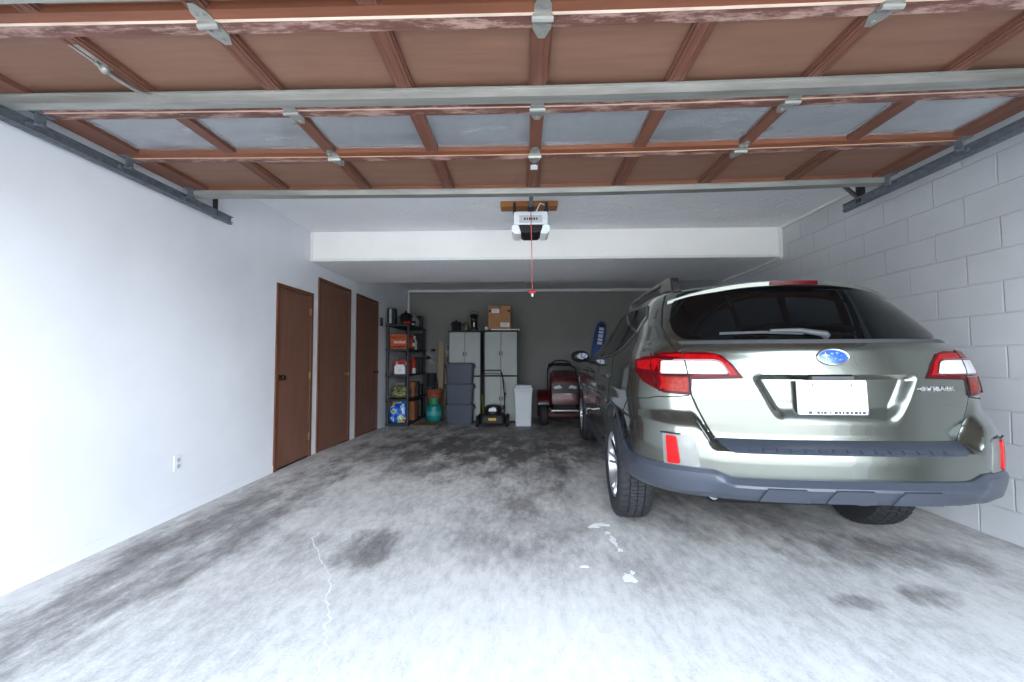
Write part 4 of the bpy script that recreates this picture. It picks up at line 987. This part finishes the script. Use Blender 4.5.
def build_back_row():
    # ---- tall resin cabinets
    DOORG = simple('grey_resin_door', (158, 164, 160), .5, var=.04, scale=4); FR = simple('black_resin_frame', (34, 36, 38), .55)
    def cabinet(cx, w, h, y0, lab, split):
        zb = fz(y0+.2); d = .40
        t = thing('storage_cabinet', lab, 'cabinet', (cx, y0+d/2, zb)); a, b = w/2, d/2
        m = MB(); m.box(-a, -a+.02, -b+.02, b, 0, h-.03); m.box(a-.02, a, -b+.02, b, 0, h-.03); m.box(-a, a, b-.015, b, 0, h-.03); m.box(-a, a, -b+.02, b, 0, .04); m.box(-a, a, -b+.02, b, split-.01, split+.01); m.build('carcass', FR, t, bevel=.004)
        m = MB(); m.box(-a-.012, a+.012, -b-.005, b+.005, h-.03, h); m.build('top', FR, t, bevel=.008)
        for z0, z1 in ((.05, split-.014), (split+.016, h-.035)):
            for s in (-1, 1):
                x0, x1 = (-a+.014, -.003) if s < 0 else (.003, a-.014)
                m = MB(); m.box(x0, x1, -b, -b+.018, z0, z1); dr = m.build('door', DOORG, t, bevel=.004)
                m = MB(); xx = x1-.03 if s < 0 else x0+.015; m.box(xx, xx+.015, -b-.012, -b, (z0+z1)/2-.04, (z0+z1)/2+.04); m.build('handle', FR, dr, bevel=.003)
        return zb+h
    y0 = 7.86
    hL = cabinet(-1.135, .625, 1.785, y0, 'left grey resin cabinet, partly behind stacked blue-grey totes', .90)
    hR = cabinet(-.435, .650, 1.790, y0, 'right grey resin cabinet with black frame, cardboard box on top', .905)
    yc = y0+.18; zl, zr = hL+.001, hR+.001
    o = thing('cooking_pot', 'squat black pot on left grey cabinet', 'pot', (-1.315, yc-.08, zl))
    m = MB(); m.lathe([(.085, 0), (.095, .02), (.097, .15), (.104, .16), (.09, .165), (.04, .19), (.014, .195), (.016, .215), (.0001, .22)], 22); m.build('pot', BLACKM, o, smooth=40)
    for s in (-1, 1):
        m = MB(); m.tube([(s*.09, -.03, .12), (s*.122, -.02, .125), (s*.122, .02, .125), (s*.09, .03, .12)], .008, 8); m.build('handle', BLACK, o, smooth=50)
    o = thing('glass_jar', 'dull olive jar between black pot and lantern', 'jar', (-1.125, yc-.06, zl))
    m = MB(); m.lathe([(.045, 0), (.05, .01), (.05, .12), (.038, .14)], 18); m.build('jar', simple('olive_jar', (92, 92, 72), .25), o, smooth=40); m = MB(); m.lathe([(.042, .14), (.042, .165), (.0001, .167)], 18); m.build('lid', GREYT, o, smooth=40)
    o = thing('camping_lantern', 'tall black lantern on left grey cabinet', 'lantern', (-.965, yc-.08, zl))
    m = MB(); m.lathe([(.085, 0), (.088, .03), (.075, .06), (.06, .07)], 20); m.build('base', BLACK, o, smooth=40)
    m = MB(); m.lathe([(.058, .07), (.066, .14), (.060, .25)], 20); m.build('globe', simple('smoked_glass', (30, 32, 32), .1, coat=1.), o, smooth=60)
    m = MB(); m.lathe([(.062, .25), (.085, .275), (.08, .30), (.05, .33), (.0001, .335)], 20); m.build('hood', BLACKM, o, smooth=40)
    m = MB(); m.tube([(-.08, 0, .28), (-.085, 0, .34), (-.04, 0, .385), (.04, 0, .385), (.085, 0, .34), (.08, 0, .28)], .005, 6); m.build('bail_handle', BLACK, o)
    # white board and cardboard box on the right cabinet
    o = tag(MB().prism(rrect(-.265, .29, -.15, .15, .02), 0, .02, 'z').build('white_tray', WHITEP, None, bevel=.004, loc=(-.36, yc-.02, zr)), 'flat white tray under the cardboard box on right cabinet', 'tray')
    o = thing('foam_roll', 'small white rolled sheet at left end of the right cabinet top', 'roll', (-.722, yc-.05, zr+.035))
    m = MB(); M = Matrix.Rotation(PI/2, 4, 'X'); m.lathe([(.016, -.12), (.032, -.12), (.032, .12), (.016, .12), (.016, -.12)], 18, M); m.build('roll', WHITEP, o, smooth=40)
    CB = simple('corrugated_card', (176, 128, 86), .85, var=.08, scale=8)
    o = thing('cardboard_box', 'brown cardboard box with white labels on top of right grey cabinet', 'box', (-.46, yc-.03, zr+.0215))
    a, b, h = .215, .15, .45; m = MB(); m.box(-a, a, -b, b, 0, h); m.build('box', CB, o, bevel=.004)
    m = MB(); m.box(-.03, .03, -b-.0006, b+.0006, h+.0004, h+.0014); m.box(-.03, .03, -b-.0008, -b-.0002, h-.08, h); m.build('tape', simple('brown_tape', (140, 98, 62), .3), o)
    for x0, x1, z0, z1 in ((-.15, -.01, .31, .39), (.02, .19, .04, .12)):
        m = MB(); m.box(x0, x1, -b-.0014, -b-.0002, z0, z1); l = m.build('shipping_label', WHITEP, o)
        m = MB()
        for k in range(4): m.box(x0+.015, x1-.02-.012*(k % 2), -b-.002, -b-.0014, z1-.018-.016*k, z1-.012-.016*k)
        m.build('printed_line', simple('print_grey', (150, 154, 160), .6), l)
    for x in (-.185, .185):
        m = MB(); m.prism(rrect(x-.02, x+.02, .33, .37, .01), -b-.001, -b-.0002, 'y'); m.build('hand_hole', BLACKM, o)

    # ---- three stacked totes
    TB = simple('blue_grey_tote', (62, 70, 84), .55, var=.06, scale=5); TL = simple('blue_grey_lid', (54, 62, 76), .5, var=.06, scale=5)
    yt = 7.58; zt = fz(yt)
    for k, lab in enumerate(('bottom blue-grey storage tote of the stack of three', 'middle blue-grey storage tote of the stack of three', 'topmost blue-grey storage tote of the stack of three')):
        o = thing('storage_tote', lab, 'tote', (-1.20, yt+.14, zt+.001), 0, 'stacked storage totes'); h = .345
        m = MB(); rows = []
        for z, q in ((0, .90), (.02, .92), (h, 1.0)):
            rows.append([(x*q, y*q, z) for x, y in rrect(-.262, .262, -.125, .125, .04)])
        n = len(rows[0]); m.add([v for r_ in rows for v in r_], [(i*n+j, i*n+(j+1) % n, (i+1)*n+(j+1) % n, (i+1)*n+j) for i in range(2) for j in range(n)]+[tuple(range(n))[::-1], tuple(2*n+j for j in range(n))]); m.build('tub', TB, o, smooth=30)
        m = MB(); m.prism(rrect(-.275, .275, -.136, .136, .045), h-.012, h+.018, 'z'); m.prism(rrect(-.235, .235, -.10, .10, .04), h+.018, h+.036, 'z'); m.build('lid', TL, o, bevel=.005)
        for s in (-1, 1):
            m = MB(); m.box(s*.262-.02, s*.262+.028, -.06, .06, h-.06, h-.02); m.build('latch_handle', BLACK, o, bevel=.006)
        zt += h+.037

    # ---- white bin
    zb = fz(7.4)
    o = thing('white_bin', 'tall white plastic bin standing alone on the floor in front of cabinet', 'bin', (-.005, 7.52, zb))
    m = MB(); rows = []
    for z, q in ((0, .84), (.015, .86), (.60, .985), (.605, 1.02), (.66, 1.03)):
        rows.append([(x*q, y*q, z) for x, y in rrect(-.165, .165, -.135, .135, .035)])
    for z, q in ((.66, .99), (.06, .83)): rows.append([(x*q, y*q, z) for x, y in rrect(-.165, .165, -.135, .135, .035)])
    n = len(rows[0]); m.add([v for r_ in rows for v in r_], [(i*n+j, i*n+(j+1) % n, (i+1)*n+(j+1) % n, (i+1)*n+j) for i in range(len(rows)-1) for j in range(n)]+[tuple(range(n))[::-1], tuple((len(rows)-1)*n+j for j in range(n))]); WB = simple('bin_white', (206, 212, 216), .5, var=.03, scale=4); m.build('tub', WB, o, smooth=30)
    m = MB(); m.prism(rrect(-.178, .178, -.148, .148, .04), .64, .69, 'z'); m.prism(rrect(-.16, .16, -.13, .13, .05), .69, .735, 'z'); m.build('lid', WB, o, bevel=.012)
    m = MB(); m.box(-.05, .05, -.152, -.14, .665, .69); m.build('lid_tab', WB, o, bevel=.004)

    # ---- teal tank, terracotta pot
    zb = fz(8.05)
    TE = simple('teal_paint', (22, 122, 122), .4, var=.08, scale=5); GRN = simple('green_collar', (34, 128, 84), .4)
    o = thing('gas_cylinder', 'teal gas cylinder with green collar between shelving and stacked totes', 'gas cylinder', (-1.74, 7.93, zb))
    m = MB(); m.lathe([(.11, 0), (.115, .025), (.10, .03), (.135, .06), (.152, .11), (.152, .27), (.135, .33), (.08, .365), (.03, .372), (.0001, .373)], 28); m.build('tank', TE, o, smooth=35)
    m = MB(); 
    m.lathe([(.095, .36), (.10, .47), (.095, .47), (.09, .36)], 24); m.build('collar', GRN, o, smooth=35)
    m = MB(); m.lathe([(.018, .37), (.018, .41), (.028, .415), (.028, .44), (.0001, .445)], 14); m.tube([(0, 0, .40), (.05, -.02, .40)], .012, 8); m.build('valve', BRASS, o, smooth=40)
    m = MB(); m.lathe([(.1525, .15), (.1525, .23)], 28); lb = m.build('pale_band', simple('teal_band', (60, 150, 150), .5), o, smooth=40)
    o = thing('clay_bucket', 'reddish clay tub behind the teal gas cylinder', 'tub', (-1.80, 8.26, fz(8.26)))
    m = MB(); m.lathe([(.12, 0), (.15, .55), (.16, .56), (.162, .62), (.145, .62), (.12, .1), (.0001, .09)], 24); m.build('tub', simple('clay_red', (140, 74, 52), .8), o, smooth=35)
    m = MB(); m.tube([(-.155, 0, .58), (-.14, -.10, .66), (0, -.14, .70), (.14, -.10, .66), (.155, 0, .58)], .006, 6); m.build('bail_handle', GREYT, o)
    # doormat with a board on it
    o = thing('floor_mat', 'tan mat on the floor at the foot of the shelving', 'mat', (-1.78, 7.62, fz(7.62)+.001))
    m = MB(); m.prism(rrect(-.23, .23, -.24, .22, .02), .0, .014, 'z'); m.build('mat', simple('tan_mat', (150, 126, 98), .95, var=.2, scale=40), o)
    m = MB(); m.prism(rrect(-.17, .17, -.18, .16, .02), .014, .017, 'z'); m.build('mat_border', simple('tan_dark', (112, 92, 72), .95), o)
    # ---- garden tools leaning on the back wall
    def lean(name, lab, cat, x, y, z, ang, side=0):
        t = thing(name, lab, cat, (x, y, z), 0, 'garden tools leaning on the back wall'); t.rotation_euler = (-ang, side, 0); return t
    yb = 8.45; zf = fz(yb)+.004; ASH = simple('ash_handle', (176, 146, 104), .6); YEL = simple('yellow_handle', (176, 156, 40), .5)
    t = lean('pale_plank', 'pale unpainted plank leaning upright between shelving and cabinets', 'plank', -1.765, 8.60, fz(8.58)+.004, .10)
    m = MB(); m.box(-.055, .055, -.012, .012, 0, 1.62); m.build('plank', simple('raw_plank', (166, 148, 122), .8, stretch=(8, 1, .6), scale=5), t, bevel=.003)
    t = lean('leaf_rake', 'grey leaf rake, fan upwards, between pale plank and cabinet', 'rake', -1.655, 8.46, zf, .13, .03)
    m = MB(); m.tube([(0, 0, 0), (0, 0, 1.35)], .013, 8); m.build('handle', ASH, t, smooth=40)
    for k in range(13):
        a = -.55+1.1*k/12; m = MB(); L = .40; m.tube([(0, 0, 1.33), (math.sin(a)*L*.6, 0, 1.33+math.cos(a)*L*.6), (math.sin(a)*L, -.01, 1.33+math.cos(a)*L), (math.sin(a)*L*1.02, -.05, 1.33+math.cos(a)*L*1.02)], .004, 5); m.build('tine', GALV, t)
    m = MB(); m.tube([(math.sin(a)*.24, -.004, 1.33+math.cos(a)*.24) for a in [-.55+1.1*k/10 for k in range(11)]], .006, 6); m.build('spreader', GALV, t)
    t = lean('garden_spade', 'spade with yellow handle leaning behind the stacked totes', 'spade', -1.52, 8.36, fz(8.36)+.004, .11, -.02)
    m = MB(); m.tube([(0, 0, .30), (0, 0, 1.15)], .015, 8); m.build('shaft', YEL, t, smooth=40)
    m = MB(); m.prism([(-.09, .30), (.09, .30), (.095, .10), (.05, .02), (0, 0), (-.05, .02), (-.095, .10)], -.003, .003, 'y'); m.tube([(0, 0, .22), (0, 0, .36)], .02, 8); m.build('blade', GALVD, t)
    m = MB(); m.tube([(0, 0, 1.13), (-.055, 0, 1.20), (-.055, 0, 1.27), (.055, 0, 1.27), (.055, 0, 1.20), (0, 0, 1.13)], .010, 8); m.build('grip', BLACK, t, smooth=40)
    t = lean('push_broom', 'broom with black bristles upwards beside the spade', 'broom', -1.62, 8.62, fz(8.62)+.004, .08, .06)
    m = MB(); m.tube([(0, 0, 0), (0, 0, 1.40)], .012, 8); m.build('handle', simple('dark_handle', (60, 48, 40), .6), t, smooth=40)
    m = MB(); m.prism([(-.13, 1.38), (.13, 1.38), (.11, 1.43), (-.11, 1.43)], -.025, .025, 'y'); m.build('head', simple('broom_block', (120, 84, 52), .7), t)
    m = MB()
    for k in range(16):
        for q in (-.015, .0, .015): x = -.10+.2*k/15; m.tube([(x, q, 1.43), (x*1.15, q*1.3, 1.53)], .005, 4)
    o = m.build('bristles', BLACKM, t); o['kind'] = 'stuff'
def build_bag():
    t = thing('golf_bag', 'tall dark bag of clubs standing between the shelving and pale plank', 'golf bag', (-1.94, 8.52, fz(8.5)+.002), 0)
    t.rotation_euler = (-.06, 0, 0)
    NV = simple('bag_charcoal', (30, 32, 38), .8)
    m = MB(); m.lathe([(.095, 0), (.10, .02), (.09, .30), (.095, .70), (.105, .92), (.11, .95), (.095, .95), (.09, .80), (.0001, .78)], 22); m.build('bag', NV, t, smooth=40)
    m = MB(); m.prism(rrect(-.065, .065, .14, .42, .03), -.135, -.075, 'y'); m.build('pocket', simple('bag_grey', (70, 72, 76), .8), t, bevel=.012)
    m = MB(); m.prism(rrect(-.055, .055, .50, .66, .03), -.125, -.075, 'y'); m.build('pocket', simple('bag_grey', (70, 72, 76), .8), t, bevel=.012)
    m = MB(); m.tube([(.095, -.03, .30), (.15, -.06, .50), (.14, -.05, .75), (.10, -.02, .88)], .012, 6); m.build('shoulder_strap', NV, t, smooth=60)
    for k, (x, y, h, wood) in enumerate([(-.03, -.04, 1.26, 1), (.05, -.03, 1.16, 0), (.055, .03, 1.42, 1), (-.01, .05, 1.20, 0), (.01, 0, 1.30, 0), (-.05, .02, 1.34, 0)]):
        c = thing('golf_club', ('black headed club, %s of the two in the tall bag' % ('shorter' if k == 0 else 'taller')) if wood else 'thin silver iron in the tall dark bag', 'golf club', (-1.94+x, 8.52+.049+y, fz(8.5)+.805), 0, 'clubs in the tall bag')
        c.rotation_euler = (-.06, 0, 0); L = h-.79
        m = MB(); m.tube([(0, 0, 0), (0, 0, L)], .005, 6); m.build('shaft', GALV, c, smooth=60)
        m = MB()
        if wood: m.ball((-.03, -.01, L), (.055, .04, .03), 12)
        else: m.prism([(-.075, L+.01), (-.06, L+.035), (.008, L+.01), (.008, L-.015), (-.06, L-.02)], -.008, .006, 'y')
        m.build('head', BLACK if wood else GALV, c, smooth=40)
build_bag()
build_back_row()

def build_machines():
    # ---- walk-behind lawn mower, handle towards the cabinets' left
    zb = fz(7.55)
    t = thing('lawn_mower', 'black push lawn mower with folding handle in front of right grey cabinet', 'lawn mower', (-.56, 7.52, zb))
    DK = simple('mower_deck_black', (15, 15, 16), .6)
    m = MB(); rows = []
    for z, q in ((.07, 1.0), (.17, 1.0), (.21, .90), (.225, .55)): rows.append([(x*q, y*q, z) for x, y in rrect(-.235, .235, -.22, .22, .10, 6)])
    n = len(rows[0]); m.add([v for r_ in rows for v in r_], [(i*n+j, i*n+(j+1) % n, (i+1)*n+(j+1) % n, (i+1)*n+j) for i in range(3) for j in range(n)]+[tuple(range(n))[::-1], tuple(3*n+j for j in range(n))]); m.build('deck', DK, t, smooth=35)
    m = MB(); m.lathe([(.15, .22), (.155, .26), (.15, .33), (.125, .365), (.06, .38), (.0001, .382)], 24); en = m.build('engine_cover', BLACK, t, smooth=40)
    m = MB(); m.prism(rnd_poly([(-.075, .275), (.075, .275), (.06, .335), (.02, .35), (-.06, .325)], .015), -.160, -.14, 'y'); m.build('white_cowl_decal', WHITEP, en)
    m = MB(); m.prism(rrect(-.07, .07, .12, .165, .008), -.2235, -.219, 'y'); m.build('yellow_decal', simple('decal_yellow', (206, 160, 30), .5), t)
    m = MB(); m.tube([(.10, .02, .30), (.18, .02, .31), (.19, .02, .36)], .022, 10); m.build('fuel_cap', DARKG, t, smooth=40)
    for sx_ in (-1, 1):
        for y, R in ((-.19, .105), (.20, .095)):
            M = Matrix.Translation((sx_*.265, y, R)) @ Matrix.Rotation(PI/2, 4, 'Y')
            m = MB(); m.lathe([(.055, -.02), (R-.012, -.024), (R, -.012), (R, .012), (R-.012, .024), (.055, .02), (.055, -.02)], 24, M); w = m.build('wheel', BLACKM, t, smooth=40)
            m = MB(); m.lathe([(.0001, -.018), (.056, -.018), (.056, .018), (.02, .026), (.0001, .026)], 20, M if sx_ > 0 else M @ Matrix.Diagonal((1, 1, -1, 1))); m.build('hub', simple('hub_grey', (150, 150, 148), .5), w, smooth=40)
    for s in (-1, 1):
        m = MB(); m.tube([(s*.20, .16, .18), (s*.205, .10, .44), (s*.205, .06, .60)], .011, 8); m.build('lower_handle', YELL if s < 0 else BLACK, t, smooth=40)
    m = MB(); m.tube([(-.205, .07, .56), (-.20, -.02, .90), (-.19, -.04, .985), (-.17, -.045, 1.01), (.13, -.045, 1.01), (.15, -.04, .985), (.175, -.02, .90), (.205, .07, .56)], .0115, 8); m.build('upper_handle', BLACK, t, smooth=50)
    m = MB(); m.tube([(-.198, -.01, .90), (-.19, -.035, .945), (.14, -.035, .945), (.175, -.01, .90)], .007, 8); m.build('bail_bar', BLACK, t, smooth=50)
    for s in (-1, 1):
        m = MB(); m.ball((s*.212, .075, .57), (.02, .02, .028), 10); m.build('clamp_knob', BLACK, t, smooth=60)
    m = MB(); m.tube([(.19, .0, .85), (.24, .06, .60), (.20, .12, .36)], .005, 6); m.build('cable', BLACK, t)
    # ---- red riding mower, nose towards the door
    RB = simple('mower_red', (80, 8, 12), .35, coat=.2, var=.08); zb = fz(7.35)
    t = thing('riding_mower', 'red riding mower with black seat parked beyond the white bin, left of car', 'riding mower', (.74, 7.30, zb))
    m = MB(); rows = []
    for y, w, z0, z1 in ((0, .235, .40, .80), (.04, .26, .38, .88), (.25, .27, .36, .95), (.55, .26, .36, .985), (.62, .25, .36, .99)):
        rows.append([(x, y, z) for x, z in rnd_poly([(-w, z0), (w, z0), (w*.95, z1-.06), (w*.7, z1), (-w*.7, z1), (-w*.95, z1-.06)], .05, 3)])
    n = len(rows[0]); m.add([v for r_ in rows for v in r_], [(i*n+j, i*n+(j+1) % n, (i+1)*n+(j+1) % n, (i+1)*n+j) for i in range(len(rows)-1) for j in range(n)]+[tuple(range(n))[::-1], tuple((len(rows)-1)*n+j for j in range(n))]); hd = m.build('hood', RB, t, smooth=40)
    m = MB(); m.prism(rnd_poly([(-.24, .60), (.24, .60), (.235, .775), (-.235, .775)], .03), -.012, .03, 'y'); gr = m.build('black_grille', BLACK, hd)
    for s in (-1, 1):
        m = MB(); m.prism(rnd_poly([(s*.05, .69), (s*.19, .675), (s*.21, .715), (s*.10, .745)], .012), -.020, -.010, 'y'); m.build('headlight', CLEARL, hd)
    m = MB(); m.prism(rrect(-.05, .05, .50, .54, .01), -.006, .002, 'y'); m.build('badge', simple('badge_pink', (200, 120, 120), .4), hd)
    m = MB(); m.tube([(-.27, .02, .33), (-.25, -.06, .30), (.25, -.06, .30), (.27, .02, .33)], .018, 8); m.build('bumper_bar', simple('mower_chrome', (176, 178, 178), .3, .8), t, smooth=40)
    m = MB(); m.box(-.20, .20, .0, 1.25, .24, .40); m.build('frame', BLACKM, t, bevel=.01)
    m = MB(); m.prism([(-.29, .60), (.29, .60), (.28, 1.04), (.16, 1.10), (-.16, 1.10), (-.28, 1.04)], .63, .73, 'y'); m.build('dash', BLACK, t, bevel=.03)
    m = MB(); m.tube([(.0, .70, 1.0), (0, .80, 1.09)], .02, 8); m.tube([(.19*math.cos(a), .82+.05*math.sin(a), 1.10+.18*math.sin(a)*.45) for a in [2*PI*i/24 for i in range(24)]], .014, 8, closed=True); m.tube([(-.18, .82, 1.10), (.18, .82, 1.10)], .01, 6); m.build('steering_wheel', BLACK, t, smooth=50)
    m = MB(); m.box(-.22, .22, .98, 1.30, .58, .67); m.build('seat', BLACKM, t, bevel=.03)
    m = MB(); m.box(-.22, .22, 1.28, 1.38, .62, 1.12); m.build('seat_back', BLACKM, t, bevel=.04)
    for s in (-1, 1):
        m = MB(); rows = []
        for a in [PI*.05+PI*.8*i/12 for i in range(13)]:
            y = 1.15-.30*math.cos(a); z = .27+.32*math.sin(a); rows.append([(s*.18, y, z), (s*.45, y, z-.01), (s*.45, y, z-.03), (s*.18, y, z-.02)])
        m.add([v for r_ in rows for v in r_], [(i*4+j, i*4+(j+1) % 4, i*4+4+(j+1) % 4, i*4+4+j) for i in range(12) for j in range(4)]+[(0, 1, 2, 3), (51, 50, 49, 48)]); m.build('fender', RB, t, smooth=40)
    for s in (-1, 1):
        for y, R, w in ((.22, .19, .07), (1.15, .25, .10)):
            M = Matrix.Translation((s*(.37 if y < 1 else .34), y, R)) @ Matrix.Rotation(PI/2, 4, 'Y')
            m = MB(); m.lathe([(R*.5, -w*.9), (R*.85, -w), (R, -w*.6), (R, w*.6), (R*.85, w), (R*.5, w*.9), (R*.5, -w*.9)], 28, M); wl = m.build('wheel', RUBBER, t, smooth=40)
            m = MB(); m.lathe([(.0001, -w*.5), (R*.5, -w*.5), (R*.5, w*.6), (R*.3, w*.4), (.0001, w*.5)], 20, M); m.build('rim', simple('rim_cream', (176, 170, 150), .5), wl, smooth=40)
    m = MB(); m.prism(rrect(-.47, .47, .42, 1.0, .18, 6), .11, .24, 'z'); m.build('cutting_deck', RB, t, bevel=.02)
    # ---- blue body board against the back wall
    t = thing('body_board', 'blue board with white lettering standing against back wall beyond the car', 'body board', (1.36, 8.60, fz(8.6)+.024), 0)
    t.rotation_euler = (-.09, .16, 0)
    q = [(x*.66, z) for x, z in [(-.17, 0), (.17, 0), (.19, .5), (.195, 1.2), (.18, 1.8), (.13, 2.0), (.0, 2.06), (-.13, 2.0), (-.18, 1.8), (-.195, 1.2), (-.19, .5)]]
    m = MB(); m.prism(rnd_poly(q, .12, 4), -.03, .03, 'y'); m.build('board', simple('board_blue', (20, 62, 140), .4, coat=.3), t, bevel=.012)
    m = MB(); z = 1.55
    for h in (.06, .05, .07, .05, .06): m.box(-.04, .06, -.034, -.030, z, z+h); z += h+.02
    m.build('lettering', WHITEP, t)
    m = MB(); m.prism([(-.07, 1.86), (.07, 1.86), (.05, 1.97), (0, 2.0), (-.05, 1.97)], -.033, -.030, 'y'); m.build('dark_nose', simple('board_navy', (16, 34, 84), .4), t)
YELL = simple('yellow_green_tube', (120, 120, 30), .5)
build_machines()

# ------------------------------------------------------------------ daylight
def build_light():
    w = bpy.data.worlds.new('sky'); scn.world = w; w.use_nodes = True; t = w.node_tree
    bg = t.nodes['Background']; tc = t.nodes.new('ShaderNodeTexCoord'); sp = t.nodes.new('ShaderNodeSeparateXYZ'); rp = t.nodes.new('ShaderNodeValToRGB')
    t.links.new(tc.outputs['Generated'], sp.inputs[0]); t.links.new(sp.outputs['Z'], rp.inputs['Fac'])
    e = rp.color_ramp.elements; e[0].position = 0.; e[0].color = (.34, .36, .36, 1); e[1].position = 1; e[1].color = (.22, .31, .46, 1)
    for p, c in ((.03, (.52, .55, .57)), (.09, (1.0, 1.09, 1.20)), (.28, (1.0, 1.09, 1.22)), (.55, (.42, .52, .68))):
        q = e.new(p); q.color = (*c, 1)
    t.links.new(rp.outputs['Color'], bg.inputs['Color']); bg.inputs['Strength'].default_value = 4.0
    # light portal on the door opening (guides sampling, gives off nothing)
    l = bpy.data.lights.new('opening_portal', 'AREA'); l.shape = 'RECTANGLE'; l.size = OX1-OX0; l.size_y = OH; l.cycles.is_portal = True
    o = bpy.data.objects.new('opening_portal', l); COL.objects.link(o); o.location = ((OX0+OX1)/2, YF-.22, OH/2); o.rotation_euler = (PI/2, 0, 0)
build_light()
def build_sun():
    # the sun stands behind the house: it lights the drive, not the room
    l = bpy.data.lights.new('sun', 'SUN'); l.energy = 11; l.angle = .01; l.color = (.97, .98, 1)
    o = bpy.data.objects.new('sun', l); COL.objects.link(o); o.location = (0, -5, 6)
    o.rotation_euler = Vector((.75, -.30, -1.0)).to_track_quat('-Z', 'Y').to_euler()
build_sun()
